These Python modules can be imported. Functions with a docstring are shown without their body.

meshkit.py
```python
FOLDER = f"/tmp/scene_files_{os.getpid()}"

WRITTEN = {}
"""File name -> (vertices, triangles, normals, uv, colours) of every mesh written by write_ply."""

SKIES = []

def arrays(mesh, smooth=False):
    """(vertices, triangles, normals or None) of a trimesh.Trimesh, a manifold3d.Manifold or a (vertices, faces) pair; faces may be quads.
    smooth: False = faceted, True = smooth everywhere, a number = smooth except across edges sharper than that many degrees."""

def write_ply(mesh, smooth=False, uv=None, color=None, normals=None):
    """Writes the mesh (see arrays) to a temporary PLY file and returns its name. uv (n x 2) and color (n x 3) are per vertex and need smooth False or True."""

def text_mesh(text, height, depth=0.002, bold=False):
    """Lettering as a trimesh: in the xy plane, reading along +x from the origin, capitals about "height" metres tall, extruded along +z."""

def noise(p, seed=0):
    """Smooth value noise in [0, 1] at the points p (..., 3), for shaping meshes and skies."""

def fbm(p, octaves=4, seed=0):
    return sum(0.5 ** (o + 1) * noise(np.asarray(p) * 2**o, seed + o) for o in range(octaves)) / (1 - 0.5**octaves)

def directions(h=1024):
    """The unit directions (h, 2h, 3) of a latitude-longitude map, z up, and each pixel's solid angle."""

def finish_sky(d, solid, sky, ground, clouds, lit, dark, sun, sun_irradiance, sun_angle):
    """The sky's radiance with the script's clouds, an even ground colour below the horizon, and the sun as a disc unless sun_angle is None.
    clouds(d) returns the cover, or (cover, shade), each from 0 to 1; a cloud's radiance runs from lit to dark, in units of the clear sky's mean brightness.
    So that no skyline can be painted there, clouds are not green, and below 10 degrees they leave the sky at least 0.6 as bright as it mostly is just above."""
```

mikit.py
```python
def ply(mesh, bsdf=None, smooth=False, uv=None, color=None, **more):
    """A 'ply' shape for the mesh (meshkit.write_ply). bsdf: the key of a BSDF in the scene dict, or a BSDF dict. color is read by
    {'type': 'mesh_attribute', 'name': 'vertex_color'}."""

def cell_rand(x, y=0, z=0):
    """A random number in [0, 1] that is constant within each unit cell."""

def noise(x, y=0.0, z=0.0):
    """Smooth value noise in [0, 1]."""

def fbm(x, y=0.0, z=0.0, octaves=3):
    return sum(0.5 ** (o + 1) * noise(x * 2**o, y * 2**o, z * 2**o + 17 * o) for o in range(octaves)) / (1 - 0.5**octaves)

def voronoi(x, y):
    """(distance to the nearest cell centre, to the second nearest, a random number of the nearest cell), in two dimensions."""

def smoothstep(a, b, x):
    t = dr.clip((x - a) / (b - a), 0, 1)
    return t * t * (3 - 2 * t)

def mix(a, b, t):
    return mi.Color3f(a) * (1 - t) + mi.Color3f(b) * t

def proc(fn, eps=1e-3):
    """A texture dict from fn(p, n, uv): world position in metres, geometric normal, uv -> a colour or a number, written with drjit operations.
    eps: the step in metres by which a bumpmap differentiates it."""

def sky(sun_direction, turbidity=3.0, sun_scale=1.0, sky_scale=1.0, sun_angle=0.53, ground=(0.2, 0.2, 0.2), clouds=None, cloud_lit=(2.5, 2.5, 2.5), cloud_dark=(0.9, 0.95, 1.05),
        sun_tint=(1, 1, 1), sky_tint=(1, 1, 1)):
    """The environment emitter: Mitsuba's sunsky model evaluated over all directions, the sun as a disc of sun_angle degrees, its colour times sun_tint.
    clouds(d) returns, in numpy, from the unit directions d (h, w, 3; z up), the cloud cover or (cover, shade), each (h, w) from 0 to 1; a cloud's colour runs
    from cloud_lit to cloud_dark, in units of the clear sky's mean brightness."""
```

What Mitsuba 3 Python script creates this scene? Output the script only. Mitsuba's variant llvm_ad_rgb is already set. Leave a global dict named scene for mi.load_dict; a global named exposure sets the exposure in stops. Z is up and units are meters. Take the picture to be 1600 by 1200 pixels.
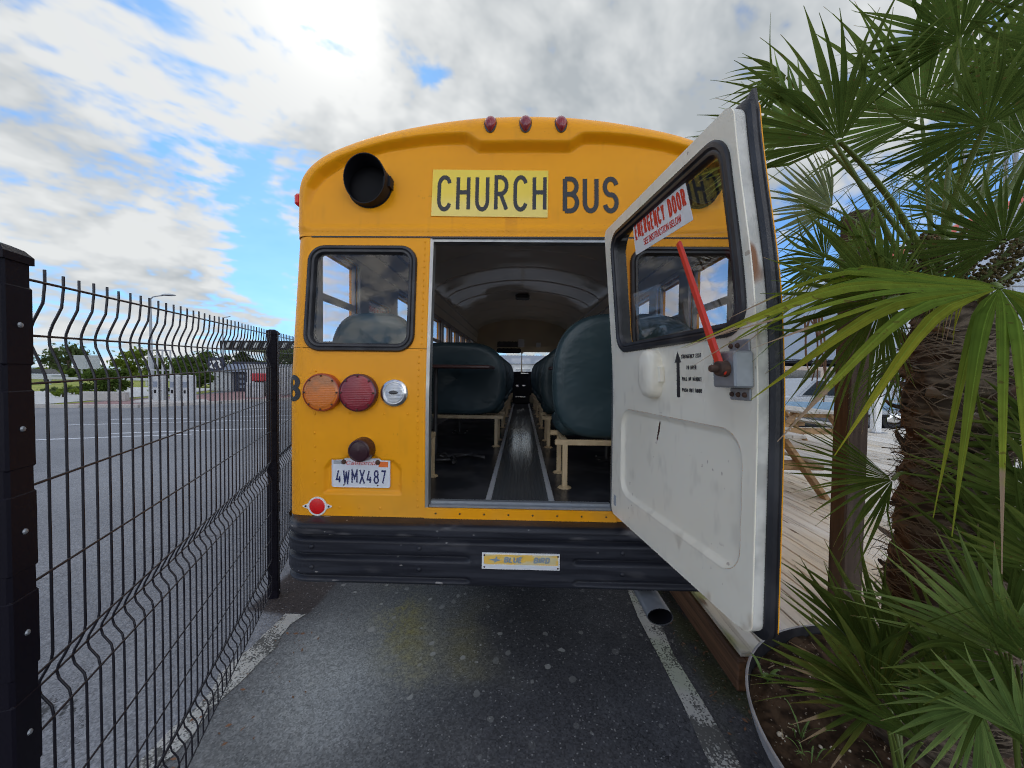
import math, random
import numpy as np, trimesh, shapely
import drjit as dr, mitsuba as mi
import mikit, meshkit
from mikit import proc, noise, fbm, smoothstep, mix, cell_rand, voronoi
from shapely.geometry import Polygon, LineString, Point, box as sbox
from shapely import affinity
from shapely.ops import unary_union

# ------------------------------------------------------------------ camera, sky, exposure
exposure = 2.95
scene, labels = {}, {}
EYE = np.array([0, 0, 1.56])
YAW, PITCH, ROLL = np.radians([1.4, 1.6, 0.7])
FW = np.array([-np.sin(YAW) * np.cos(PITCH), np.cos(YAW) * np.cos(PITCH), -np.sin(PITCH)])
RT = np.array([np.cos(YAW), np.sin(YAW), 0])
UP = np.cross(RT, FW)
UP = np.cos(ROLL) * UP - np.sin(ROLL) * RT
T = mi.ScalarTransform4f
scene['camera'] = {'type': 'perspective', 'fov': math.degrees(2 * math.atan(800 / 600)), 'near_clip': 0.05, 'far_clip': 3000.0,
                   'to_world': T().look_at(origin=EYE.tolist(), target=(EYE + FW).tolist(), up=UP.tolist())}
SUN = np.array([-0.347, 0.681, 0.645])


def sky_clouds(d):
    """A broken cloud deck: streaky mackerel cloud over most of the sky, a few blue gaps, thinner towards the horizon."""
    z = np.maximum(d[..., 2], 0.0)
    px, py = d[..., 0] / (z + 0.30), d[..., 1] / (z + 0.30)
    u, v = 0.80 * px + 0.60 * py, -0.60 * px + 0.80 * py
    wx = meshkit.fbm(np.stack([u * 2.0, v * 2.0, 0 * u + 3.3], -1), 3, 5) - 0.5
    wy = meshkit.fbm(np.stack([u * 2.0, v * 2.0, 0 * u + 8.3], -1), 3, 6) - 0.5
    big = meshkit.fbm(np.stack([u * 1.5 + wx, v * 2.2 + wy + 7.1, 0 * u], -1), 4, 1)
    fine = meshkit.fbm(np.stack([u * 19.0 + 5.0 * wx, v * 31.0 + 5.0 * wy, 0 * u + 1.7], -1), 5, 11)
    puff = meshkit.fbm(np.stack([px * 8.0 + 2.5 * wx, py * 8.0 + 2.5 * wy, 0 * u + 9.1], -1), 6, 21)

    def lobe(c, width):
        c = np.asarray(c) / np.linalg.norm(c)
        return np.exp(-(1 - d @ c) / (0.5 * np.radians(width) ** 2))
    gap = sum(a * lobe(c, wd) for c, wd, a in (
        ((-.550, .780, .315), 4.5, .17), ((-.535, .82, .20), 5.0, .24), ((-.565, .80, .25), 3.5, .14), ((-.577, .597, .557), 2.6, .16), ((-.62, .68, .40), 5, .04), ((-.50, .75, .43), 5, .04),
        ((-.678, .594, .433), 6, .05), ((-.643, .60, .477), 5, .04), ((-.52, .71, .476), 6, .05), ((.557, .794, .243), 9, .14), ((-.181, .784, .5935), 1.8, .30),
        ((.75, .62, .20), 10, .20), ((.9, -.3, .3), 14, .20), ((-.9, -.3, .4), 14, .2), ((.2, -.9, .35), 12, .2)))
    left = .11 * lobe((-.72, .68, .16), 9) + .06 * lobe((-.80, .52, .28), 12) + .09 * lobe((-.62, .58, .52), 16)
    fill = .16 * lobe((-.05, .75, .60), 22) + .14 * lobe((.38, .73, .57), 14) + .15 * lobe((-.34, .80, .40), 7)
    dens = 0.20 * big + 0.46 * fine + 0.36 * puff + .8 * (fill + left) - .85 * gap
    cover = np.clip((dens - 0.385) / 0.20, 0, 1)
    cover = cover * cover * (3 - 2 * cover)
    cover = np.maximum(cover, .10 + .50 * np.exp(-z / .07))
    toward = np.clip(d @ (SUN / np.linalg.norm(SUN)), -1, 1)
    # thick cloud seen against the light is grey underneath; near the sun and at thin edges the cloud shines
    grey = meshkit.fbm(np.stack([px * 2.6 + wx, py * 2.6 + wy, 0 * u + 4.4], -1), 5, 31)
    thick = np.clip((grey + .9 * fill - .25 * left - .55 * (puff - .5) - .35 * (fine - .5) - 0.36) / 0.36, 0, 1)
    lit = np.clip((.45 - toward) / 1.1, 0, 1)  # unseen cloud opposite the sun, brightened to light the bus rear
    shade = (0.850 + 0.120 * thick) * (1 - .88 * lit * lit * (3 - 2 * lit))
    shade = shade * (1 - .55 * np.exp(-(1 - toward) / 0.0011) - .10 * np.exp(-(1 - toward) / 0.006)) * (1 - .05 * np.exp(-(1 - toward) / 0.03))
    return cover, np.clip(shade, 0, 1)


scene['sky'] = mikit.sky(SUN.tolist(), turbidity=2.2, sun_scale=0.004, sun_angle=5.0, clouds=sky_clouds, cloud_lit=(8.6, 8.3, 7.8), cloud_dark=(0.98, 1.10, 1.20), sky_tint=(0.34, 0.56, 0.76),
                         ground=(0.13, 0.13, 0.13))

# ------------------------------------------------------------------ materials
REF = {}


def mat(name, **kw):
    d = {'type': 'principled', 'roughness': 0.5, 'specular': 0.5}
    two = kw.pop('two', True)
    bump = kw.pop('bump', None)
    for k, v in kw.items():
        if k == 'base_color' and not isinstance(v, dict):
            v = {'type': 'rgb', 'value': list(map(float, v))}
        d[k] = v
    if bump is not None:
        d = {'type': 'bumpmap', 'arbitrary': bump[0], 'scale': bump[1], 'bsdf': d}
    scene['m_' + name] = {'type': 'twosided', 'bsdf': d} if two else d
    return 'm_' + name


def C3(r, g, b):
    return mi.Color3f(r, g, b)


def f_yellow(p, n, uv):
    a = fbm(p.x * 1.7, p.y * 1.7, p.z * 1.7, 3)
    b = fbm(p.x * 22, p.y * 22, p.z * 5 + 3, 3)
    st = noise(p.x * 60, p.y * 9, p.z * 1.2)
    c = mix((0.86, 0.350, 0.004), (0.80, 0.320, 0.006), smoothstep(.35, .7, a))
    c = mix(c, (0.55, 0.24, 0.02), 0.22 * smoothstep(.55, .85, b) * smoothstep(.4, .7, st))
    run = smoothstep(.80, .95, noise(p.x * 24, 5, 2)) * smoothstep(2.24, 2.40, p.z) * smoothstep(2.44, 2.38, p.z) * smoothstep(.35, .2, dr.abs(p.x + .18))
    c = mix(c, (0.42, 0.14, 0.02), .35 * run)
    dust = smoothstep(1.25, .84, p.z) * smoothstep(.35, .75, fbm(p.x * 4, p.y * 4, p.z * 2.5 + 9, 3))
    c = mix(c, (0.62, 0.36, 0.09), .28 * dust)
    sc = smoothstep(.86, .92, noise(p.x * 95, p.y * 20, p.z * 95)) * smoothstep(.62, .72, fbm(p.x * 6, p.y * 6, p.z * 6 + 40, 2))
    return mix(c, (0.34, 0.14, 0.02), .45 * sc)


def f_ground(p, n, uv):
    x, y = p.x, p.y
    big = fbm(x * .35, y * .35, 0, 3)
    med = fbm(x * 2.3, y * 2.3, 5, 3)
    grain = cell_rand(dr.floor(x * 150), dr.floor(y * 150), 1)
    grain2 = noise(x * 90, y * 90, 2)
    near = smoothstep(9.0, 3.0, y)
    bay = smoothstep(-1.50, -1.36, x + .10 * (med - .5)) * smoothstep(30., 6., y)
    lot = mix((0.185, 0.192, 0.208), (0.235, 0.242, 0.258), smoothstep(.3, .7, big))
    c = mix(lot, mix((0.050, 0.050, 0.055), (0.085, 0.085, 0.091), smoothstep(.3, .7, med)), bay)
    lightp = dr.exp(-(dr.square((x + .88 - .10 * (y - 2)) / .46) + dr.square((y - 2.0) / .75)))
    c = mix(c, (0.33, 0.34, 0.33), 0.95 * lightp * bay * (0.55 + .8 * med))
    moss = dr.exp(-(dr.square((x + .62 + .42 * (y - 2.1)) / .17) + dr.square((y - 2.34) / .42))) * smoothstep(.25, .60, med + .25 * (grain2 - .5))
    moss = dr.maximum(moss, .55 * dr.exp(-(dr.square((x + .25) / .22) + dr.square((y - 2.15) / .35))) * smoothstep(.35, .7, med))
    c = mix(c, (0.30, 0.265, 0.085), 0.75 * moss * (.55 + .9 * noise(x * 25, y * 25, 6)))
    moss2 = smoothstep(.88, 1.02, x) * smoothstep(1.3, 1.1, x) * smoothstep(.40, .62, fbm(x * 5, y * 3, 9, 3)) * bay
    c = mix(c, (0.075, 0.080, 0.030), 0.7 * moss2)
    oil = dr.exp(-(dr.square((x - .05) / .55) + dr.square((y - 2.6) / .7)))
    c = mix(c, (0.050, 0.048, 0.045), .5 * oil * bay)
    patch = smoothstep(-1.33, -1.37, x + .05 * (med - .5)) * smoothstep(-1.80, -1.74, x) * smoothstep(2.34, 2.40, y + .1 * (med - .5)) * smoothstep(3.0, 2.9, y)
    c = mix(c, (0.058, 0.048, 0.046), patch)
    c = c * (0.72 + 0.58 * grain * (0.25 + .75 * near)) * (0.80 + .40 * grain2)
    peb = smoothstep(.972, .992, grain) * near
    c = mix(c, (0.36, 0.35, 0.34), 0.45 * peb)
    cf, cs, cr_ = voronoi(x * 1.3 + .5 * (med - .5) + .25 * (grain2 - .5), y * 1.1 + .5 * (big - .5) + 4.0)
    crack = smoothstep(.018, .004, cs - cf) * smoothstep(.52, .64, fbm(x * .9, y * .9, 21, 2)) * near
    c = mix(c, (0.018, 0.018, 0.018), .75 * crack)
    f, s, r = voronoi(x * 10.5, y * 8.5)
    rad = .05 + .15 * cell_rand(r * 9131, 3, 4) + .16 * (noise(x * 45, y * 45, 8) - .5)
    gum = smoothstep(rad, rad - .05, f) * smoothstep(.60, .64, r) * bay * smoothstep(6, 4, y) * (0.25 + .85 * dr.exp(-dr.square((x + .5) / .9)) * smoothstep(1.5, 2.2, y))
    c = mix(c, (0.46, 0.455, 0.42), (.25 + .6 * cell_rand(r * 771, 5, 4)) * gum)
    return c


def f_ground_b(p, n, uv):
    return fbm(p.x * 110, p.y * 110, 0, 2) * smoothstep(8, 3, p.y)


def f_paint(p, n, uv):
    w = fbm(p.x * 9, p.y * 9, 1, 4)
    g = cell_rand(dr.floor(p.x * 140), dr.floor(p.y * 140), 3)
    k = smoothstep(.40, .58, w + .42 * (g - .5))
    c = mix((0.12, 0.118, 0.11), (0.50, 0.49, 0.45), k)
    m = smoothstep(.52, .66, fbm(p.x * 2.5, p.y * 2.5, 7, 2)) * smoothstep(0, .5, p.x)
    return mix(c, c * mi.Color3f(.88, .95, .84), m)


def f_bumper(p, n, uv):
    s = fbm(p.x * 3, p.y * 3, p.z * 40, 3)
    sp = noise(p.x * 45, p.y * 45, p.z * 70)
    band = smoothstep(.74, .80, p.z)
    c = mix((0.012, 0.013, 0.019), (0.027, 0.029, 0.038), smoothstep(.35, .7, s))
    c = mix(c, (0.20, 0.19, 0.19), smoothstep(.60, .85, fbm(p.x * 7, p.y * 7, p.z * 25, 3)) * (.12 + .55 * band))
    return mix(c, (0.30, 0.29, 0.28), .8 * smoothstep(.88, .93, sp) * smoothstep(.55, .7, fbm(p.x * 5, 2, p.z * 9, 2)))


def f_doorwhite(p, n, uv):
    a = fbm(p.x * 3, p.y * 3, p.z * 3, 3)
    st = fbm(p.x * 24, p.y * 24, p.z * 9, 3)
    c = mix((0.80, 0.750, 0.625), (0.77, 0.715, 0.585), smoothstep(.3, .75, a))
    c = mix(c, (0.45, 0.41, 0.33), .28 * smoothstep(.58, .85, st))
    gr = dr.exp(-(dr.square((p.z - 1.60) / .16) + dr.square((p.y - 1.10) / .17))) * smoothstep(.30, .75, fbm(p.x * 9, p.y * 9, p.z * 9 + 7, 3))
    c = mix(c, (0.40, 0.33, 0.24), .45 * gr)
    lowr = smoothstep(1.06, .90, p.z) * smoothstep(.56, .74, fbm(p.x * 12, p.y * 12, p.z * 7 + 3, 4))
    c = mix(c, (0.33, 0.22, 0.12), .5 * lowr)
    sp = smoothstep(.86, .90, noise(p.x * 75, p.y * 75, p.z * 48)) * smoothstep(.62, .70, fbm(p.x * 7, p.y * 7, p.z * 7 + 11, 2))
    return mix(c, (0.20, 0.12, 0.07), .5 * sp)


def f_flange(p, n, uv):
    a = fbm(p.x * 14, p.y * 14, p.z * 14, 4)
    c = mix((0.60, 0.585, 0.53), (0.42, 0.41, 0.37), smoothstep(.3, .7, a))
    r = smoothstep(.66, .74, fbm(p.x * 9, p.y * 9, p.z * 4 + 31, 3))
    return mix(c, (0.20, 0.075, 0.02), r)


def f_rubber(p, n, uv):
    a = fbm(p.x * 9, p.y * 9, p.z * 9, 3)
    return mix((0.012, 0.012, 0.015), (0.03, 0.03, 0.034), smoothstep(.35, .7, a))


def f_deck(p, n, uv):
    b = dr.floor(p.x / .1475)
    r = cell_rand(b, 3, 5)
    g = fbm(p.x * 55 + 31 * r, p.y * 1.9 + 9 * r, r * 20, 4)
    bl = fbm(p.x * 1.3, p.y * .8, 4, 3)
    c = mix((0.50, 0.45, 0.37), (0.66, 0.63, 0.57), r)
    c = mix(c, (0.55, 0.43, 0.27), .6 * smoothstep(.45, .7, bl))
    c = mix(c, (0.30, 0.25, 0.19), .65 * smoothstep(.54, .76, g))
    kx, ky, kr = voronoi((p.x - b * .1475) * 6 + 10 * r, p.y * 1.6 + 50 * r)
    c = mix(c, (0.17, 0.11, 0.065), smoothstep(.13, .05, kx) * smoothstep(.55, .6, kr))
    green = smoothstep(1.36, 1.18, p.x) * smoothstep(.42, .62, fbm(p.x * 9, p.y * 4, 3, 3))
    return mix(c, (0.26, 0.26, 0.06), .75 * green)


def f_beam(p, n, uv):
    g = fbm(p.x * 30, p.y * 1.5, p.z * 45, 4)
    return mix((0.155, 0.075, 0.038), (0.075, 0.037, 0.020), smoothstep(.35, .7, g))


def f_post(p, n, uv):
    g = fbm(p.x * 60, p.y * 60, p.z * 2.2, 4)
    a = fbm(p.x * 3, p.y * 3, p.z * 1.2, 3)
    c = mix((0.085, 0.058, 0.042), (0.045, 0.031, 0.023), smoothstep(.35, .68, g))
    return mix(c, (0.105, 0.080, 0.064), .5 * smoothstep(.45, .75, a))


def f_tablewood(p, n, uv):
    g = fbm(p.x * 20, p.y * 3, p.z * 20, 4)
    return mix((0.36, 0.22, 0.10), (0.22, 0.125, 0.055), smoothstep(.35, .7, g))


def f_palewood(p, n, uv):
    g = fbm(p.x * 30, p.y * 2, p.z * 20, 4)
    return mix((0.46, 0.43, 0.38), (0.33, 0.30, 0.25), smoothstep(.35, .7, g))


def f_soil(p, n, uv):
    a = fbm(p.x * 26, p.y * 26, p.z * 26, 4)
    b = cell_rand(dr.floor(p.x * 210), dr.floor(p.y * 210), 2)
    c = mix((0.022, 0.014, 0.009), (0.075, 0.048, 0.030), smoothstep(.3, .7, a))
    return mix(c, (0.30, 0.25, 0.19), .6 * smoothstep(.970, .985, b))


def f_galv(p, n, uv):
    a = fbm(p.x * 10, p.y * 10, p.z * 10, 3)
    return mix((0.34, 0.33, 0.33), (0.24, 0.23, 0.235), smoothstep(.35, .7, a))


def f_trunk(p, n, uv):
    a = fbm(p.x * 24, p.y * 24, p.z * 60, 4)
    b = fbm(p.x * 6, p.y * 6, p.z * 11, 3)
    c = mix((0.050, 0.038, 0.028), (0.185, 0.145, 0.105), smoothstep(.38, .72, a))
    return mix(c, (0.105, 0.050, 0.030), .5 * smoothstep(.5, .72, b))


def leaf_fn(base, tip, brown, at, amount):
    def fn(p, n, uv):
        r = cell_rand(dr.floor(uv.x), 2, 7)
        fr = uv.x - dr.floor(uv.x)
        rib = noise(fr * 16 + 40 * r, uv.y * .6, 3)
        mid = smoothstep(.06, .0, dr.abs(fr - .5))
        r2 = cell_rand(dr.floor(uv.x), 5, 1)
        c = mix(base, tip, dr.clip(.55 * smoothstep(.35, 1.0, uv.y) + .5 * (r - .35), 0, 1))
        c = c * (.78 + .44 * r2) * (.85 + .3 * noise(p.x * 40, p.y * 40, p.z * 40)) * (.80 + .40 * rib)
        c = mix(c, mi.Color3f(base) * 1.9, .55 * mid)
        spot = smoothstep(.80, .86, noise(p.x * 130, p.y * 130, p.z * 130)) * smoothstep(.6, .75, r2)
        c = mix(c, (0.16, 0.10, 0.04), .6 * spot)
        b = smoothstep(at, at + .05, uv.y + .10 * (noise(p.x * 60, p.y * 60, p.z * 60) - .5)) * smoothstep(1 - amount, 1 - amount + .02, r2)
        return mix(c, brown, b)
    return fn


def leafmat(name, base, tip, brown=(0.42, 0.30, 0.17), at=.93, amount=.5, rough=.42, trans=1.25):
    scene['m_' + name] = {'type': 'principledthin', 'base_color': proc(leaf_fn(base, tip, brown, at, amount)), 'roughness': rough, 'diff_trans': trans, 'spec_trans': 0.0, 'eta': 1.45}
    return 'm_' + name


M = dict(
    yellow=mat('yellow', base_color=proc(f_yellow), roughness=.36, specular=.26, bump=(proc(lambda p, n, uv: fbm(p.x * 4, p.y * 4, p.z * 4, 2), .01), .0025)),
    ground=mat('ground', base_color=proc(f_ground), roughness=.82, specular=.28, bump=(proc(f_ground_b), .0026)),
    paint=mat('paint', base_color=proc(f_paint), roughness=.8, specular=.2),
    farpaint=mat('farpaint', base_color=(.5, .52, .56), roughness=.8),
    brick=mat('brick', base_color=proc(lambda p, n, uv: mix((0.20, 0.12, 0.12), (0.27, 0.17, 0.165), fbm(p.x * 2, p.y * 2, 0, 3))), roughness=.85),
    bumper=mat('bumper', base_color=proc(f_bumper), roughness=.42, specular=.32),
    black=mat('black', base_color=proc(f_rubber), roughness=.42, specular=.5),
    fencepaint=mat('fencepaint', base_color=(.006, .005, .010), roughness=.5, specular=.15),
    wire=mat('wire', base_color=(.012, .011, .017), roughness=.35, specular=.5),
    matblack=mat('matblack', base_color=(.008, .008, .011), roughness=.62, specular=.3),
    ink=mat('ink', base_color=(.022, .021, .024), roughness=.45),
    navy=mat('navy', base_color=(.016, .024, .10), roughness=.45),
    redink=mat('redink', base_color=(.58, .03, .02), roughness=.45),
    sign=mat('sign', base_color=proc(lambda p, n, uv: mix(mix((0.86, 0.64, 0.050), (0.80, 0.57, 0.055), fbm(p.x * 7, p.y * 7, p.z * 7, 3)), (0.82, 0.66, 0.22), smoothstep(2.52, 2.42, p.z) * .6)), roughness=.3),
    doorwhite=mat('doorwhite', base_color=proc(f_doorwhite), roughness=.36, specular=.5),
    flange=mat('flange', base_color=proc(f_flange), roughness=.5),
    cream=mat('cream', base_color=proc(lambda p, n, uv: mix((0.60, 0.47, 0.28), (0.46, 0.33, 0.18), fbm(p.x * 18, p.y * 18, p.z * 9, 3))), roughness=.42),
    vinyl=mat('vinyl', base_color=proc(lambda p, n, uv: mix((0.036, 0.066, 0.076), (0.028, 0.050, 0.056), fbm(p.x * 6, p.y * 6, p.z * 6, 3))), roughness=.40, specular=.5,
              bump=(proc(lambda p, n, uv: fbm(p.x * 9, p.y * 9, p.z * 14, 3) + .5 * fbm(p.x * 30, p.y * 30, p.z * 45, 2), .006), .0045)),
    floor=mat('floor', base_color=proc(lambda p, n, uv: mix((0.022, 0.023, 0.029), (0.060, 0.060, 0.066), smoothstep(.4, .75, fbm(p.x * 4, p.y * 4, 0, 4)))), roughness=.30, specular=.5),
    mat_rib=mat('mat_rib', base_color=(.075, .080, .083), roughness=.14, specular=.7),
    alu=mat('alu', base_color=proc(lambda p, n, uv: mix((0.50, 0.49, 0.46), (0.26, 0.26, 0.25), fbm(p.x * 20, p.y * 20, p.z * 8, 3))), roughness=.35, metallic=.75),
    stripmetal=mat('stripmetal', base_color=(.62, .64, .66), roughness=.38, metallic=.25),
    chrome=mat('chrome', base_color=(.75, .75, .76), roughness=.16, metallic=1.0),
    steel=mat('steel', base_color=proc(lambda p, n, uv: mix((0.34, 0.36, 0.39), (0.24, 0.26, 0.28), fbm(p.x * 40, p.y * 40, p.z * 40, 3))), roughness=.42, metallic=.55),
    darkmetal=mat('darkmetal', base_color=proc(lambda p, n, uv: mix((0.12, 0.12, 0.125), (0.05, 0.045, 0.04), fbm(p.x * 12, p.y * 6, p.z * 12, 3))), roughness=.45, metallic=.6),
    ceiling=mat('ceiling', base_color=proc(lambda p, n, uv: mix((0.62, 0.58, 0.50), (0.50, 0.46, 0.39), fbm(p.x * 3, p.y * 3, p.z * 3, 3))), roughness=.09, specular=.8,
                bump=(proc(lambda p, n, uv: fbm(p.x * 2.2, p.y * 2.2, p.z * 2.2, 2), .01), .010)),
    lining=mat('lining', base_color=(.25, .235, .22), roughness=.3),
    tan=mat('tan', base_color=proc(lambda p, n, uv: mix((0.60, 0.50, 0.31), (0.50, 0.40, 0.26), fbm(p.x * 4, p.y * 4, p.z * 4, 2))), roughness=.32),
    maroonwood=mat('maroonwood', base_color=(.085, .040, .035), roughness=.3),
    amber=mat('amber', base_color=proc(lambda p, n, uv: mix((0.62, 0.16, 0.012), (0.36, 0.13, 0.035), smoothstep(-.02, .07, p.z - 1.452 + .05 * (noise(p.x * 30, 1, p.z * 30) - .5)))), roughness=.22, specular=.6, clearcoat=.6),
    redlens=mat('redlens', base_color=proc(lambda p, n, uv: mix((0.30, 0.006, 0.012), (0.17, 0.02, 0.035), fbm(p.x * 14, 3, p.z * 14, 2))), roughness=.2, specular=.6, clearcoat=.6),
    darklens=mat('darklens', base_color=(.004, .004, .005), roughness=.6, specular=.15),
    stoplens=mat('stoplens', base_color=(.030, .006, .012), roughness=.3, clearcoat=.2),
    darkred=mat('darkred', base_color=(.075, .010, .016), roughness=.25, clearcoat=.5),
    amberrim=mat('amberrim', base_color=(.34, .055, .02), roughness=.3),
    reflector=mat('reflector', base_color=(.66, .010, .012), roughness=.3),
    clearlens=mat('clearlens', base_color=(.60, .62, .64), roughness=.16, metallic=.5),
    white=mat('white', base_color=(.72, .72, .71), roughness=.42),
    plate=mat('plate', base_color=(.66, .68, .72), roughness=.32),
    orange=mat('orange', base_color=(.75, .16, .03), roughness=.4),
    rust=mat('rust', base_color=proc(lambda p, n, uv: mix((0.10, 0.045, 0.025), (0.03, 0.02, 0.018), fbm(p.x * 90, p.y * 90, p.z * 90, 2))), roughness=.7),
    handle=mat('handle', base_color=proc(lambda p, n, uv: mix((0.66, 0.032, 0.010), (0.56, 0.045, 0.02), fbm(p.x * 20, p.y * 20, p.z * 20, 3))), roughness=.35),
    badge=mat('badge', base_color=proc(lambda p, n, uv: mix((0.78, 0.50, 0.10), (0.66, 0.56, 0.30), smoothstep(.4, .62, fbm(p.x * 24, 1, p.z * 60, 2)))), roughness=.35),
    badgeink=mat('badgeink', base_color=(.30, .37, .44), roughness=.35, metallic=.3),
    deck=mat('deck', base_color=proc(f_deck), roughness=.72, specular=.3),
    beam=mat('beam', base_color=proc(f_beam), roughness=.6),
    post=mat('post', base_color=proc(f_post), specular=.2, roughness=.8),
    tablewood=mat('tablewood', base_color=proc(f_tablewood), roughness=.6),
    palewood=mat('palewood', base_color=proc(f_palewood), roughness=.6),
    soil=mat('soil', base_color=proc(f_soil), roughness=.95, specular=.1),
    galv=mat('galv', base_color=proc(f_galv), roughness=.5, metallic=.15),
    trunk=mat('trunk', base_color=proc(f_trunk), roughness=.9, specular=.15),
    fibre=mat('fibre', base_color=(.175, .135, .092), roughness=.85),
    husk=mat('husk', base_color=(.24, .195, .16), roughness=.8),
    pod=mat('pod', base_color=(.085, .062, .018), roughness=.7),
    petiole=mat('petiole', base_color=(.12, .16, .035), roughness=.45),
    deadleaf=mat('deadleaf', base_color=(.20, .10, .055), roughness=.8),
    straw=mat('straw', base_color=(.30, .23, .14), roughness=.8),
    pebble=mat('pebble', base_color=(.50, .44, .34), roughness=.7),
    barkfar=mat('barkfar', base_color=(.06, .045, .032), roughness=.9),
    stones=mat('stones', base_color=(.40, .40, .39), roughness=.85),
    concrete=mat('concrete', base_color=(.40, .38, .36), roughness=.85),
    greypaint=mat('greypaint', base_color=(.34, .36, .38), roughness=.5),
    navypaint=mat('navypaint', base_color=(.015, .02, .05), roughness=.45),
    roofblue=mat('roofblue', base_color=(.20, .23, .29), roughness=.5),
    offwhite=mat('offwhite', base_color=(.44, .45, .46), roughness=.6),
    redpaint=mat('redpaint', base_color=(.45, .03, .04), roughness=.45),
    coral=mat('coral', base_color=(.62, .12, .08), roughness=.5),
    teal=mat('teal', base_color=(.05, .34, .48), roughness=.5),
    palewall=mat('palewall', base_color=(.48, .53, .60), roughness=.6),
    paleblue=mat('paleblue', base_color=(.22, .36, .50), roughness=.25, clearcoat=.5),
    whitecar=mat('whitecar', base_color=(.40, .43, .46), roughness=.25, clearcoat=.6),
    creamcar=mat('creamcar', base_color=(.50, .40, .32), roughness=.3, clearcoat=.5),
    darkglass=mat('darkglass', base_color=(.02, .03, .04), roughness=.08, specular=.7),
    tyre=mat('tyre', base_color=(.015, .015, .016), roughness=.8),
    taillight=mat('taillight', base_color=(.62, .02, .02), roughness=.25),
    grass=mat('grass', base_color=proc(lambda p, n, uv: mix((0.15, 0.20, 0.030), (0.27, 0.26, 0.07), fbm(p.x * .3, p.y * .3, 0, 3))), roughness=.9),
    weed=mat('weed', base_color=(.10, .17, .035), roughness=.6),
)
M['leaf_dark'] = leafmat('leaf_dark', (0.078, 0.122, 0.026), (0.150, 0.195, 0.046), at=.96, amount=.4)
M['leaf_mid'] = leafmat('leaf_mid', (0.095, 0.148, 0.032), (0.175, 0.225, 0.052), at=.95, amount=.4)
M['leaf_light'] = leafmat('leaf_light', (0.17, 0.265, 0.075), (0.30, 0.39, 0.125), at=.96, amount=.3)
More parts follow.
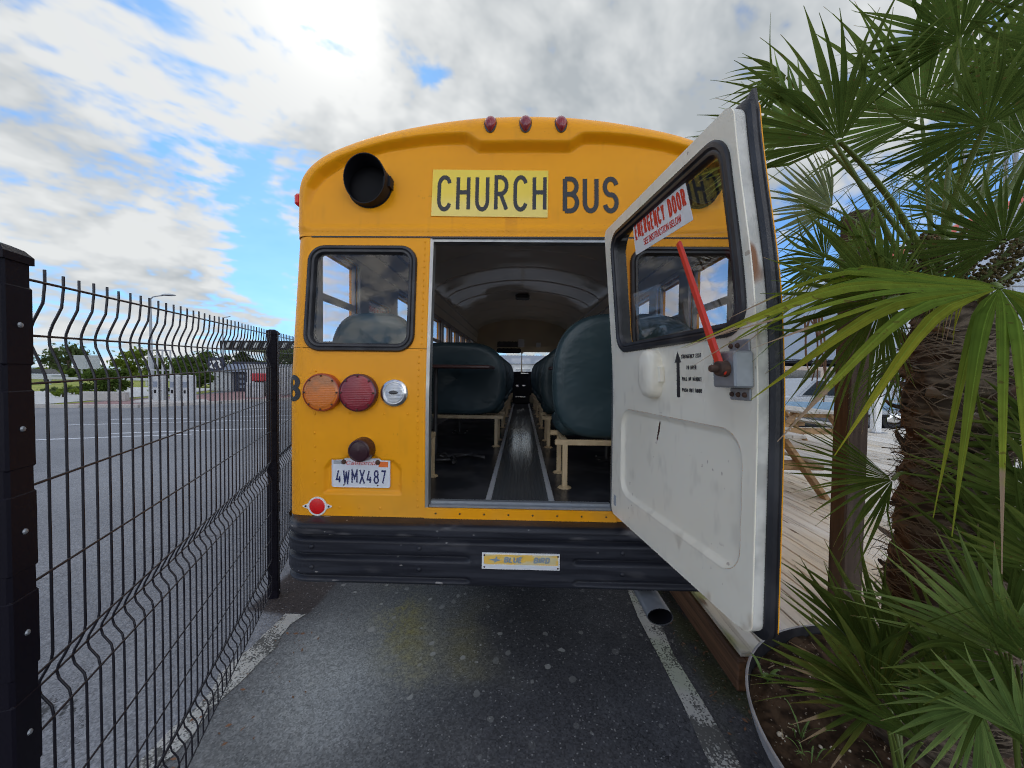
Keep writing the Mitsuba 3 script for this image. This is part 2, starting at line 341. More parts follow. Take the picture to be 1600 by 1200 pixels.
M['leaf_pale'] = leafmat('leaf_pale', (0.20, 0.25, 0.12), (0.27, 0.31, 0.16), at=.96, amount=.3)
M['leaf_yel'] = leafmat('leaf_yel', (0.16, 0.25, 0.040), (0.52, 0.48, 0.045), (0.50, 0.36, 0.24), .80, .55)
M['leaf_yt'] = leafmat('leaf_yt', (0.09, 0.13, 0.03), (0.26, 0.22, 0.05), (0.45, 0.33, 0.20), .72, .8)
M['bush_a'] = leafmat('bush_a', (0.085, 0.135, 0.030), (0.15, 0.21, 0.05), amount=.0)
M['bush_b'] = leafmat('bush_b', (0.17, 0.23, 0.035), (0.22, 0.28, 0.05), amount=.0)
M['bush_c'] = leafmat('bush_c', (0.11, 0.15, 0.055), (0.17, 0.21, 0.09), amount=.0)
scene['m_glass'] = {'type': 'thindielectric', 'int_ior': 1.5, 'specular_reflectance': {'type': 'rgb', 'value': [.45, .45, .45]}, 'specular_transmittance': {'type': 'rgb', 'value': [.95, .96, .95]}}
scene['m_tint'] = {'type': 'thindielectric', 'int_ior': 1.5, 'specular_transmittance': {'type': 'rgb', 'value': [.84, .79, .84]}}
M['glass'], M['tint'] = 'm_glass', 'm_tint'

# ------------------------------------------------------------------ helpers
def numbered(key):
    if key not in scene and key not in labels and not any(k.startswith(key + '__') for k in scene):
        return key
    i = 1
    while True:
        k = f'{key}_{i:03d}'
        if k not in scene and k not in labels and not any(q.startswith(k + '__') for q in scene):
            return k
        i += 1


_used = {}


def newkey(key):
    """numbered() for the many alike pieces, without searching."""
    i = _used.get(key, -1) + 1
    _used[key] = i
    return key if i == 0 else f'{key}_{i:03d}'


def thing(name, label, cat, group=None, kind=None):
    key = newkey(name)
    labels[key] = {'label': label, 'category': cat}
    if group:
        labels[key]['group'] = group
    if kind:
        labels[key]['kind'] = kind
    return key


def put(name, mesh, m, parent=None, smooth=False, label=None, kind=None, to=None, uv=None):
    key = newkey(name if parent is None else parent + '__' + name)
    d = mesh if isinstance(mesh, dict) else mikit.ply(mesh, M[m], smooth=smooth, uv=uv)
    if to is not None:
        d = {**d, 'to_world': to}
    scene[key] = d
    if label or kind:
        labels.setdefault(key, {})
        if label:
            labels[key]['label'] = label
        if kind:
            labels[key]['kind'] = kind
    return key


def solo(name, mesh, m, label, cat, group=None, kind=None, smooth=False):
    key = put(name, mesh, m, None, smooth)
    labels[key] = {'label': label, 'category': cat}
    if group:
        labels[key]['group'] = group
    if kind:
        labels[key]['kind'] = kind
    return key


def struct(name, mesh, m, label=None, smooth=False):
    key = put(name, mesh, m, None, smooth)
    labels[key] = {'kind': 'structure', **({'label': label} if label else {})}
    return key


def cat(ms):
    vs, fs, o = [], [], 0
    for m in ms:
        v, f = (np.asarray(m.vertices), np.asarray(m.faces)) if hasattr(m, 'vertices') else (np.asarray(m[0], float), np.asarray(m[1]))
        if f.shape[1] == 4:
            f = np.vstack([f[:, [0, 1, 2]], f[:, [0, 2, 3]]])
        vs.append(v); fs.append(f + o); o += len(v)
    return np.vstack(vs), np.vstack(fs)


def vf(m):
    return cat([m])


def xf(m, fn):
    v, f = vf(m)
    return fn(v), f


def box(x0, x1, y0, y1, z0, z1, c=0.004):
    c = min(c, .45 * min(abs(x1 - x0), abs(y1 - y0), abs(z1 - z0)))
    pts = []
    for sx in (0, 1):
        for sy in (0, 1):
            for sz in (0, 1):
                X, Y, Z = (x0, x1)[sx], (y0, y1)[sy], (z0, z1)[sz]
                dx, dy, dz = c * (1 - 2 * sx), c * (1 - 2 * sy), c * (1 - 2 * sz)
                pts += [(X, Y + dy, Z + dz), (X + dx, Y, Z + dz), (X + dx, Y + dy, Z)]
    return vf(trimesh.convex.convex_hull(np.array(pts)))


def rawbox(x0, x1, y0, y1, z0, z1):
    m = trimesh.creation.box((x1 - x0, y1 - y0, z1 - z0))
    m.apply_translation(((x0 + x1) / 2, (y0 + y1) / 2, (z0 + z1) / 2))
    return vf(m)


def frame_of(d):
    d = np.asarray(d, float) / np.linalg.norm(d)
    a = np.array([0, 0, 1.0]) if abs(d[2]) < .9 else np.array([1.0, 0, 0])
    u = np.cross(d, a); u /= np.linalg.norm(u)
    return d, u, np.cross(d, u)


def tube(path, r, n=8, caps=True, flat=1.0):
    P = np.asarray(path, float)
    r = np.broadcast_to(np.asarray(r, float), (len(P),))
    tg = np.gradient(P, axis=0)
    _, u, w = frame_of(tg[0])
    vs = []
    for i in range(len(P)):
        d = tg[i] / (np.linalg.norm(tg[i]) + 1e-12)
        u = u - d * (u @ d); u /= np.linalg.norm(u)
        w = np.cross(d, u)
        a = np.arange(n) * 2 * np.pi / n
        vs.append(P[i] + r[i] * (np.cos(a)[:, None] * u + flat * np.sin(a)[:, None] * w))
    v = np.vstack(vs)
    f = []
    for i in range(len(P) - 1):
        for k in range(n):
            a, b = i * n + k, i * n + (k + 1) % n
            f += [(a, b, b + n), (a, b + n, a + n)]
    if caps:
        v = np.vstack([v, P[0], P[-1]])
        s, e = len(v) - 2, len(v) - 1
        o = (len(P) - 1) * n
        for k in range(n):
            f += [(s, (k + 1) % n, k), (e, o + k, o + (k + 1) % n)]
    return v, np.array(f)


def bar(p, q, w, h=None, up=(0, 0, 1)):
    """A rectangular bar from p to q."""
    p, q = np.asarray(p, float), np.asarray(q, float)
    h = w if h is None else h
    d = (q - p) / np.linalg.norm(q - p)
    s = np.cross(d, up)
    if np.linalg.norm(s) < 1e-6:
        s = np.array([1.0, 0, 0])
    s /= np.linalg.norm(s); t = np.cross(s, d)
    L = np.linalg.norm(q - p)
    return xf(box(-w / 2, w / 2, -h / 2, h / 2, 0, L, min(w, h) * .06), lambda v: p + v[:, :1] * s + v[:, 1:2] * t + v[:, 2:] * d)


def grid(P):
    """Quads over an (n, m, 3) array of points."""
    n, m = P.shape[:2]
    i = np.arange(n * m).reshape(n, m)
    return P.reshape(-1, 3), np.stack([i[:-1, :-1], i[1:, :-1], i[1:, 1:], i[:-1, 1:]], -1).reshape(-1, 4)


def ext(poly, h):
    gs = [g for g in getattr(poly, 'geoms', [poly]) if g.area > 1e-9]
    return cat([trimesh.creation.extrude_polygon(g, h, engine='earcut') for g in gs])


def rrect(cx, cy, hw, hh, r, n=10):
    pts = []
    for sx, sy, a0 in ((1, 1, 0), (-1, 1, 90), (-1, -1, 180), (1, -1, 270)):
        for k in range(n + 1):
            a = math.radians(a0 + 90 * k / n)
            pts.append((cx + sx * (hw - r) + r * math.cos(a), cy + sy * (hh - r) + r * math.sin(a)))
    return np.array(pts)


def ringloft(cx, cy, hw, hh, r, layers):
    """Closed rings of a rounded rectangle at (offset inwards, height), joined: a gasket or a moulded panel edge."""
    L = np.array([np.column_stack([rrect(cx, cy, hw - o, hh - o, max(r - o, .004)), np.full(44, z)]) for o, z in layers])
    n = L.shape[1]
    v = L.reshape(-1, 3); f = []
    for i in range(len(L) - 1):
        for k in range(n):
            a, b = i * n + k, i * n + (k + 1) % n
            f.append((a, b, b + n, a + n))
    return vf((v, np.array(f)))


def dome(r, h, n=8, rings=2):
    pts = [(r, 0)] + [(r * math.cos(a), h * math.sin(a)) for a in np.linspace(0, np.pi / 2, rings + 1)[1:-1]] + [(0, h)]
    v, f = [], []
    for (q, z) in pts[:-1]:
        for k in range(n):
            v.append((q * math.cos(2 * np.pi * k / n), q * math.sin(2 * np.pi * k / n), z))
    v.append((0, 0, h))
    for i in range(len(pts) - 2):
        for k in range(n):
            a, b = i * n + k, i * n + (k + 1) % n
            f += [(a, b, b + n), (a, b + n, a + n)]
    o = (len(pts) - 2) * n
    f += [(o + k, o + (k + 1) % n, len(v) - 1) for k in range(n)]
    return np.array(v, float), np.array(f)


def lathe(prof, n=32, ax='z'):
    """Revolves (radius, height) pairs about z."""
    prof = np.asarray(prof, float)
    a = np.arange(n) * 2 * np.pi / n
    v = np.array([[(r * math.cos(t), r * math.sin(t), z) for t in a] for r, z in prof]).reshape(-1, 3)
    f = []
    for i in range(len(prof) - 1):
        for k in range(n):
            p, q = i * n + k, i * n + (k + 1) % n
            f.append((p, q, q + n, p + n))
    return vf((v, np.array(f)))


def arc(cx, cy, rx, ry, a0, a1, n=10):
    return [(cx + rx * math.cos(math.radians(a)), cy + ry * math.sin(math.radians(a))) for a in np.linspace(a0, a1, n)]


GL = {
    'A': (.52, [[(0, 0), (.26, 1), (.52, 0)], [(.1, .32), (.42, .32)]]), 'B': (.46, [[(0, 0), (0, 1)], [(0, 1)] + arc(.22, .76, .24, .24, 90, -90) + [(0, .52)], [(0, .52)] + arc(.22, .26, .26, .26, 90, -90) + [(0, 0)]]),
    'C': (.46, [arc(.24, .72, .24, .28, 20, 180) + arc(.24, .28, .24, .28, 180, 340)]), 'D': (.46, [[(0, 0), (0, 1)] + arc(.18, .68, .28, .32, 90, 0) + arc(.18, .32, .28, .32, 0, -90) + [(0, 0)]]),
    'E': (.40, [[(.40, 1), (0, 1), (0, 0), (.40, 0)], [(0, .52), (.34, .52)]]), 'G': (.48, [arc(.24, .72, .24, .28, 25, 180) + arc(.24, .28, .24, .28, 180, 360) + [(.48, .46), (.27, .46)]]),
    'H': (.46, [[(0, 0), (0, 1)], [(.46, 0), (.46, 1)], [(0, .53), (.46, .53)]]), 'I': (.02, [[(.01, 0), (.01, 1)]]), 'L': (.38, [[(0, 1), (0, 0), (.38, 0)]]),
    'M': (.56, [[(0, 0), (0, 1), (.28, .38), (.56, 1), (.56, 0)]]), 'N': (.48, [[(0, 0), (0, 1), (.48, 0), (.48, 1)]]), 'O': (.50, [arc(.25, .70, .25, .30, 0, 180) + arc(.25, .30, .25, .30, 180, 360) + [(.50, .70)]]),
    'P': (.44, [[(0, 0), (0, 1)] + arc(.19, .74, .25, .26, 90, -90) + [(0, .48)]]), 'R': (.46, [[(0, 0), (0, 1)] + arc(.20, .74, .26, .26, 90, -90) + [(0, .48)], [(.20, .48), (.46, 0)]]),
    'S': (.46, [arc(.23, .75, .23, .25, 15, 180) + arc(.23, .75, .23, .25, 180, 265)[1:] + arc(.23, .255, .23, .255, 85, 0)[0:] + arc(.23, .255, .23, .255, 0, -165)[1:]]),
    'T': (.46, [[(.23, 0), (.23, 1)], [(0, 1), (.46, 1)]]), 'U': (.46, [[(0, 1)] + arc(.23, .26, .23, .26, 180, 360) + [(.46, 1)]]), 'W': (.62, [[(0, 1), (.15, 0), (.31, .8), (.47, 0), (.62, 1)]]),
    'X': (.48, [[(0, 0), (.48, 1)], [(0, 1), (.48, 0)]]), 'Y': (.48, [[(.24, 0), (.24, .46), (0, 1)], [(.24, .46), (.48, 1)]]), '4': (.46, [[(.34, 0), (.34, .52)], [(.22, 1), (0, .26), (.46, .26)]]),
    '7': (.44, [[(0, 1), (.44, 1), (.16, 0)]]), '8': (.46, [arc(.23, .76, .20, .24, -90, 270, 24), arc(.23, .26, .23, .26, -90, 270, 24)]), ' ': (.22, []),
}


def text2d(s, h, wx=1.0, t=.13, gap=.16, slant=0.0):
    """Lettering as a shapely shape: capitals h tall, reading along +x from 0, each letter widened by wx; stroke t of the height."""
    x, out = 0.0, []
    for ch in s:
        w, strokes = GL[ch]
        for st in strokes:
            line = LineString([(x + px * wx * .94 + t / 2, py * (1 - t) + t / 2) for px, py in st])
            out.append(line.buffer(t / 2, cap_style='flat' if ch not in 'X' else 'square', join_style='mitre', mitre_limit=2.0))
        x += w * wx + gap + t * .5
    g = unary_union(out)
    g = affinity.affine_transform(g, [h, slant * h, 0, h, 0, 0])
    return g, (x - gap) * h


def rng(seed):
    return np.random.default_rng(seed)

# ------------------------------------------------------------------ the setting: ground, lot markings, far verge
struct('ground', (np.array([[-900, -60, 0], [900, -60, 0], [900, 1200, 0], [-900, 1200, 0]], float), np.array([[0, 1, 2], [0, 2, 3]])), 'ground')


def sheet(pts, z):
    p = Polygon(pts)
    v, f = trimesh.creation.triangulate_polygon(p, engine='earcut')
    return np.column_stack([v, np.full(len(v), z)]), f


def wobble(x0, x1, y0, y1, seed, a=.012, n=30):
    r = rng(seed)
    ys = np.linspace(y0, y1, n)
    return [(x0 + r.normal(0, a), y) for y in ys] + [(x1 + r.normal(0, a), y) for y in ys[::-1]]


struct('parking_line', sheet(wobble(-1.495, -1.385, -.5, 2.38, 1), .004), 'paint', 'worn white parking line running under the mesh fence')
struct('parking_line', sheet(wobble(.775, .885, -.5, 9.0, 2), .004), 'paint', 'worn white parking line beside the wooden deck')
for q, (a, b, w) in enumerate((((-12.6, 11.4), (-10.6, 11.9), .14), ((-10.6, 7.9), (-7.9, 9.0), .12), ((-9.8, 8.9), (-6.6, 10.2), .12), ((-12.4, 10.1), (-6.8, 12.3), .10), ((-11.6, 14.2), (-8.6, 15.6), .10), ((-9.4, 12.6), (-6.5, 13.8), .12))):
    a, b = np.array(a), np.array(b)
    s = np.array([-(b - a)[1], (b - a)[0]]) / np.linalg.norm(b - a) * w / 2
    struct('lot_marking', sheet([a - s, b - s, b + s, a + s], .004), 'farpaint')
# brick-red footway and verge beyond the lot
V0, V1 = np.array([-18.6, 14.0]), np.array([-9.0, 25.0])
struct('footway', sheet([(-19.5, 14.6), (-15.4, 15.3), (-14.0, 17.5), (-12, 21), (-8, 22.4), (-8, 34), (-21.5, 34), (-19.6, 22)], .010), 'brick', 'brick red paved footway beyond the parking lot')
struct('verge', sheet([(-200, 18), (-19.6, 14.9), (-20.5, 24), (-23, 30), (-24, 50), (30, 60), (60, 150), (-200, 150)], .008), 'grass', 'green verge and field behind the parking lot')
struct('gravel_bed', sheet([(-23.5, 15.0), (-20.0, 15.6), (-21.5, 24), (-24.5, 31), (-33, 31), (-30, 19)], .030), 'stones', 'bed of pale stones between the verge and the footway')
kerb_pts = [(-19.3, 14.3), (-15.3, 15.0), (-13.8, 17.3), (-11.9, 20.7), (-7.8, 22.1)]
for i in range(len(kerb_pts) - 1):
    a, b = np.array(kerb_pts[i]), np.array(kerb_pts[i + 1])
    n_ = max(2, int(np.linalg.norm(b - a) / 1.0))
    for k in range(n_):
        p, q = a + (b - a) * (k / n_), a + (b - a) * ((k + .98) / n_)
        put('kerbstone', bar((*p, .06), (*q, .06), .16, .14), 'concrete', 'footway')

# ------------------------------------------------------------------ the bus


def RY(z):
    """The rear face: upright below the belt, leaning forward above it."""
    t = np.asarray(z, float) - 1.50
    r = 1.943 + .112 * (t + np.sqrt(t * t + .012)) / 2
    return float(r) if r.ndim == 0 else r


def fine(m, size=.10):
    """The mesh with no edge longer than size, so that it can follow the bend of the rear face."""
    v, f = trimesh.remesh.subdivide_to_size(*vf(m), max_edge=size)
    return v, f


def rp(v):
    """(x, z, out) on the leaning rear face -> world."""
    v = np.asarray(v, float)
    return np.column_stack([v[:, 0], RY(v[:, 1]) - v[:, 2], v[:, 1]])


HW, FR = 1.225, 0.10
bus = thing('school_bus', 'yellow church bus parked rear first with its white emergency door swung open', 'bus')

# roof outline (half), x from side to crown
half = np.array([(1.225, 2.275), (1.225, 2.40), (1.2225, 2.48), (1.212, 2.56), (1.186, 2.63), (1.14, 2.695), (1.07, 2.752), (.97, 2.802), (.80, 2.862), (.60, 2.908), (.40, 2.942), (.20, 2.962), (0, 2.968)])
from scipy.interpolate import PchipInterpolator
_s = np.r_[0, np.cumsum(np.linalg.norm(np.diff(half, axis=0), axis=1))]
_ss = np.r_[0, np.linspace(_s[1], _s[-1], 60)]
hx, hz = PchipInterpolator(_s, half[:, 0])(_ss), PchipInterpolator(_s, half[:, 1])(_ss)
OUT = np.vstack([np.column_stack([-hx, hz]), np.column_stack([hx[::-1], hz[::-1]])[1:]])     # left seam .. crown .. right seam
outline = LineString(np.vstack([[-HW, 1.5], OUT, [HW, 1.5]]))
rec_half = [(1.128, 2.345), (1.130, 2.44), (1.108, 2.52), (1.06, 2.585), (.965, 2.652), (.85, 2.70), (.72, 2.738), (.55, 2.765), (.43, 2.775), (.315, 2.776), (.245, 2.728), (0, 2.730)]
recess = Polygon([(-x, z) for x, z in rec_half] + [(x, z) for x, z in rec_half[::-1]]).buffer(-.02).buffer(.04, join_style='round').buffer(-.02)


def sstep(a, b, x):
    t = np.clip((x - a) / (b - a), 0, 1)
    return t * t * (3 - 2 * t)


def cap_out(x, z):
    """How far the rear cap stands out at (x, z): the brow round the recessed panel, and the rounded edge to the roof."""
    P = shapely.points(x, z)
    sd = shapely.distance(recess, P)
    amp = .012 + .040 * sstep(2.36, 2.64, z)
    w = amp * sstep(0, .050, sd) * sstep(2.285, 2.335, z)
    d = shapely.distance(outline, P)
    R = .085 + .05 * sstep(2.5, 2.8, z)
    e = np.clip(R - d, 0, R)
    return w - (R - np.sqrt(np.maximum(R * R - e * e, 0)))


xs = HW * np.sin(np.linspace(-np.pi / 2, np.pi / 2, 280))
zt = np.interp(xs, OUT[:, 0], OUT[:, 1])
zt[0] = zt[-1] = 2.40
sv = 1 - (1 - np.linspace(0, 1, 120)) ** 1.35
X = np.repeat(xs[:, None], 120, 1)
Z = 2.275 + (zt[:, None] - 2.275) * sv
X[0], X[-1] = -HW, HW
W = cap_out(X.ravel(), Z.ravel())
put('rear_cap', grid(rp(np.column_stack([X.ravel(), Z.ravel(), W])).reshape(280, 120, 3)), 'yellow', bus, smooth=True)
we = cap_out(OUT[:, 0], OUT[:, 1])
ring0 = rp(np.column_stack([OUT, we]))
FRONT = 9.75
ribs_y = np.r_[ring0[:, 1].max() + .02, np.arange(2.6, 9.6, .7), FRONT]
rows = [ring0]
for y in ribs_y:
    rows.append(np.column_stack([OUT[:, 0], np.full(len(OUT), y), OUT[:, 1]]))
put('roof', grid(np.array(rows)), 'yellow', bus, smooth=True)

# side skins with window openings, and their lining
WZ0, WZ1, WMID = 1.56, 2.30, 2.0
wins = [(2.19, 2.70)] + [(2.82 + .7 * k, 3.40 + .7 * k) for k in range(9)]
wins[1] = (2.86, 3.34)
for s in (-1, 1):
    def wz1(k):
        return 2.11 if (k == 1 and s < 0) else WZ1
    skin = Polygon([(RY(.70) + FR, .70), (FRONT, .70), (FRONT, 2.275), (RY(2.275) + FR, 2.275)])
    holes = unary_union([sbox(a, WZ0, b, wz1(k)).buffer(-.03).buffer(.03) for k, (a, b) in enumerate(wins)])
    m = ext(skin.difference(holes), .025)
    put('side_panel', xf(m, lambda v: np.column_stack([s * (HW - v[:, 2]), v[:, 0], v[:, 1]])), 'yellow', bus)
    inner = Polygon([(RY(.83) + .06, .82), (FRONT, .82), (FRONT, 2.60), (RY(2.6) + .10, 2.60)])
    m = ext(inner.difference(holes), .02)
    put('side_lining', xf(m, lambda v: np.column_stack([s * (1.165 - v[:, 2]), v[:, 0], v[:, 1]])), 'lining', bus)
    for k, (a, b) in enumerate(wins):
        wk = put('side_window', xf(ext(sbox(a, WZ0, b, wz1(k)).buffer(.0).difference(sbox(a + .018, WZ0 + .018, b - .018, wz1(k) - .018)).union(sbox(a, WMID - .02, b, WMID + .02) if wz1(k) > 2.2 else Point(0, 0).buffer(1e-6)), .024),
                                   lambda v: np.column_stack([s * (1.20 - v[:, 2]), v[:, 0], v[:, 1]])), 'lining', bus)
        put('pane', (np.array([(s * 1.188, a, WZ0), (s * 1.188, b, WZ0), (s * 1.188, b, wz1(k)), (s * 1.188, a, wz1(k))]), np.array([[0, 1, 2, 3]])), 'tint', wk)
# red side marker
put('side_marker', box(-1.262, -1.222, 2.10, 2.17, 2.47, 2.535, .012), 'reflector', bus)


# lower rear panels
def lic_in(x, z):
    P = shapely.points(x, z)
    return .016 * sstep(-.004, .018, np.where(shapely.contains(lic_poly, P), shapely.distance(lic_poly.exterior, P), 0) - .002)


lic_poly = Polygon([(-1.018, .925), (-.606, .925), (-.606, 1.06), (-.65, 1.108), (-.715, 1.112), (-.752, 1.135)] + arc(-.815, 1.125, .075, .062, 15, 165, 9) + [(-.88, 1.135), (-.915, 1.112), (-.98, 1.108), (-1.018, 1.06)]).buffer(-.012).buffer(.024).buffer(-.012)


def fil(x):
    e = np.clip(np.abs(x) - (HW - FR), 0, FR)
    return -(FR - np.sqrt(np.maximum(FR * FR - e * e, 0)))


XB = -.488
SEAM = 1.68
fx = HW - FR + FR * np.sin(np.linspace(0, np.pi / 2, 14))
for s in (-1, 1):
    gx = np.r_[-fx[::-1], np.linspace(-(HW - FR), XB, 130)[1:]]
    gz = np.linspace(.808, SEAM - .0015, 150)
    X, Z = np.meshgrid(gx, gz, indexing='ij')
    w = fil(X) - (lic_in(X.ravel(), Z.ravel()).reshape(X.shape) if s < 0 else 0)
    put('lower_rear_panel', grid(rp(np.column_stack([-s * X.ravel(), Z.ravel(), w.ravel()])).reshape(*X.shape, 3)), 'yellow', bus, smooth=True)
    # upper panel with the window opening
    flat = sbox(-(HW - FR), SEAM + .0015, XB, 2.272).difference(Polygon(rrect(-.842, 1.943, .272, .262, .075)))
    v, f = trimesh.creation.triangulate_polygon(flat, engine='earcut')
    v, f = fine((np.column_stack([v, np.zeros(len(v))]), f), .08)
    a = rp(np.column_stack([-s * v[:, 0], v[:, 1], np.zeros(len(v))])), f
    gz = np.linspace(SEAM + .0015, 2.272, 12)
    X, Z = np.meshgrid(-fx[::-1], gz, indexing='ij')
    b = grid(rp(np.column_stack([-s * X.ravel(), Z.ravel(), fil(X).ravel()])).reshape(*X.shape, 3))
    put('upper_rear_panel', cat([a, b]), 'yellow', bus, smooth=40)
    # the window: rubber gasket, glass
    g = ringloft(0, 0, .289, .280, .088, [(.0, -.004), (.0, .008), (.006, .016), (.017, .018), (.022, .010), (.026, .014), (.036, .012), (.042, .004), (.044, -.03)])
    rw = put('rear_window', xf(g, lambda v: rp(np.column_stack([-s * (v[:, 0] - .842), v[:, 1] + 1.943, v[:, 2]]))), 'black', bus, smooth=35)
    v, f = trimesh.creation.triangulate_polygon(Polygon(rrect(0, 0, .25, .241, .05)), engine='earcut')
    put('pane', xf((np.column_stack([v, np.full(len(v), -.006)]), f), lambda v: rp(np.column_stack([-s * (v[:, 0] - .842), v[:, 1] + 1.943, v[:, 2]]))), 'glass', rw)
# yellow strip over the seam and under the door
seam = np.column_stack([np.linspace(-HW + .02, HW - .02, 60)] * 1)
put('sill_strip', xf(ext(sbox(-.49, .808, .49, .866), .008), rp), 'yellow', bus)
put('seam_strip', xf(ext(sbox(-1.12, 2.267, 1.12, 2.274), .004), rp), 'ink', bus)
# inner rear wall round the openings
wall = sbox(-1.16, .80, 1.16, 2.62).difference(sbox(-.487, .86, .487, 2.262)).difference(Polygon(rrect(-.842, 1.943, .272, .262, .075))).difference(Polygon(rrect(.842, 1.943, .272, .262, .075)))
put('rear_lining', xf(fine(ext(wall, .02), .15), lambda v: rp(np.column_stack([v[:, 0], v[:, 1], v[:, 2] - .065]))), 'lining', bus)
# door frame
fr = cat([xf(fine(ext(sbox(-.487, .866, -.470, 2.262), .058)), lambda v: rp(np.column_stack([v[:, 0], v[:, 1], v[:, 2] - .056]))),
          xf(fine(ext(sbox(.470, .866, .487, 2.262), .058)), lambda v: rp(np.column_stack([v[:, 0], v[:, 1], v[:, 2] - .056]))),
          xf(ext(sbox(-.470, 2.245, .470, 2.262), .058), lambda v: rp(np.column_stack([v[:, 0], v[:, 1], v[:, 2] - .056])))])
put('door_frame', fr, 'alu', bus)
put('door_seal', xf(ext(sbox(-.478, 2.262, .478, 2.2665), .012), rp), 'ink', bus)
th = cat([xf(ext(sbox(-.466, .868, .466, .880), .05), lambda v: rp(np.column_stack([v[:, 0], v[:, 1], v[:, 2] - .05]))),
          xf(ext(sbox(-.466, .880, .466, .892), .03), lambda v: rp(np.column_stack([v[:, 0], v[:, 1], v[:, 2] - .06]))),
          box(-.466, .466, 2.00, 2.035, .835, .8445)])
put('threshold', th, 'steel', bus)
# black rub strip and bumper
put('rub_strip', xf(ext(sbox(-HW + .09, .768, HW - .09, .806), .012), rp), 'black', bus)
for sx in (-1, 1):
    an = np.linspace(0, np.pi / 2, 8)
    P = np.array([[(sx * (HW - .09 + (.10 + o) * math.sin(t)), RY(.79) + FR - (.10 + o) * math.cos(t) - .012, z) for t in an] for o, z in ((.0, .768), (.0, .806))])
    put('rub_strip', grid(P), 'black', bus)
bx = np.linspace(-1.05, 1.05, 220)
can = np.linspace(0, np.pi / 2, 12)[1:]
path = [(-1.20, 2.35, -1, 0), (-1.20, 2.05, -1, 0)] + [(-1.05 - .15 * math.cos(t), 1.99 - .15 * math.sin(t), -math.cos(t), -math.sin(t)) for t in np.linspace(0, np.pi / 2, 12)] + \
    [(x, 1.84, 0, -1) for x in bx[1:-1]] + [(1.05 + .15 * math.sin(t), 1.99 - .15 * math.cos(t), math.sin(t), -math.cos(t)) for t in np.linspace(0, np.pi / 2, 12)] + [(1.20, 2.05, 1, 0), (1.20, 2.35, 1, 0)]
pz = np.r_[.812, np.linspace(.812, .812, 1), np.linspace(.806, .515, 110), .510, .510]
P = []
for (x, y, nx, ny) in path:
    mid = sstep(.275, .245, abs(x - .012)) if abs(x) < 1.05 else 0.0
    col = []
    for j, z in enumerate(pz):
        o = 0.0
        for gz_, k in ((.742, 1.0), (.650, 1 - mid)):
            o -= .026 * k * math.exp(-((z - gz_) / .0105) ** 2)
        o -= .020 * math.exp(-((z - .545) / .012) ** 2) * (1 - mid)
        e = max(0, .030 - (z - .508)); o -= .030 - math.sqrt(max(.0009 - e * e, 0)) if e > 0 else 0
        e = max(0, z - .785); o -= .027 - math.sqrt(max(.000729 - min(e, .027) ** 2, 0)) if e > 0 else 0
        if j == 0: o = -.16
        if j == len(pz) - 1: o = -.12
        col.append((x + nx * o, y + ny * o, z))
    P.append(col)
bump_key = put('bumper', grid(np.array(P)), 'bumper', bus, smooth=50)
for (x, z) in ((-1.02, .697), (-1.02, .595), (-.488, .70), (-.488, .597), (.498, .70), (.498, .597), (1.02, .70), (1.02, .597)):
    put('bolt', xf(dome(.012, .008, 8, 3), lambda v: np.column_stack([v[:, 0] + x, 1.8375 - v[:, 2], v[:, 1] + z])), 'bumper', bump_key, smooth=True)
# maker's plate on the bumper
bp = put('bumper_plate', xf(ext(sbox(-.180, .612, .196, .691), .006), lambda v: np.column_stack([v[:, 0], 1.836 - v[:, 2], v[:, 1]])), 'white', bus)
put('panel', xf(ext(sbox(-.170, .636, .188, .684), .0015), lambda v: np.column_stack([v[:, 0], 1.830 - v[:, 2], v[:, 1]])), 'badge', bp)
put('panel', xf(ext(sbox(-.170, .617, .188, .633), .0015), lambda v: np.column_stack([v[:, 0], 1.830 - v[:, 2], v[:, 1]])), 'plate', bp)
t2, tw = text2d('BLUE', .029, 1.15, .24, .16, .18)
t3, tw3 = text2d('BIRD', .029, 1.15, .24, .16, .18)
emb = unary_union([affinity.translate(t2, -.075, .6455), affinity.translate(t3, .068, .6455), Polygon([(-.146, .660), (-.118, .664), (-.108, .676), (-.104, .662), (-.088, .658), (-.106, .652), (-.120, .645), (-.119, .654)])])
put('lettering', xf(ext(emb, .002), lambda v: np.column_stack([v[:, 0], 1.8285 - v[:, 2], v[:, 1]])), 'badgeink', bp)
for (x, z) in ((-.168, .680), (.187, .680), (-.168, .622), (.187, .622)):
    put('screw', xf(dome(.005, .003, 6, 2), lambda v: np.column_stack([v[:, 0] + x, 1.8285 - v[:, 2], v[:, 1] + z])), 'rust', bp)


def rivets(pts, r, h, parent, off=None):
    ms = []
    for (x, z) in pts:
        o = 0 if off is None else off(x, z)
        ms.append(xf(dome(r, h, 6, 2), lambda v: rp(np.column_stack([v[:, 0] + x, v[:, 1] + z, v[:, 2] + o]))))
    put('rivets', cat(ms), 'yellow', parent, kind='stuff', smooth=True)


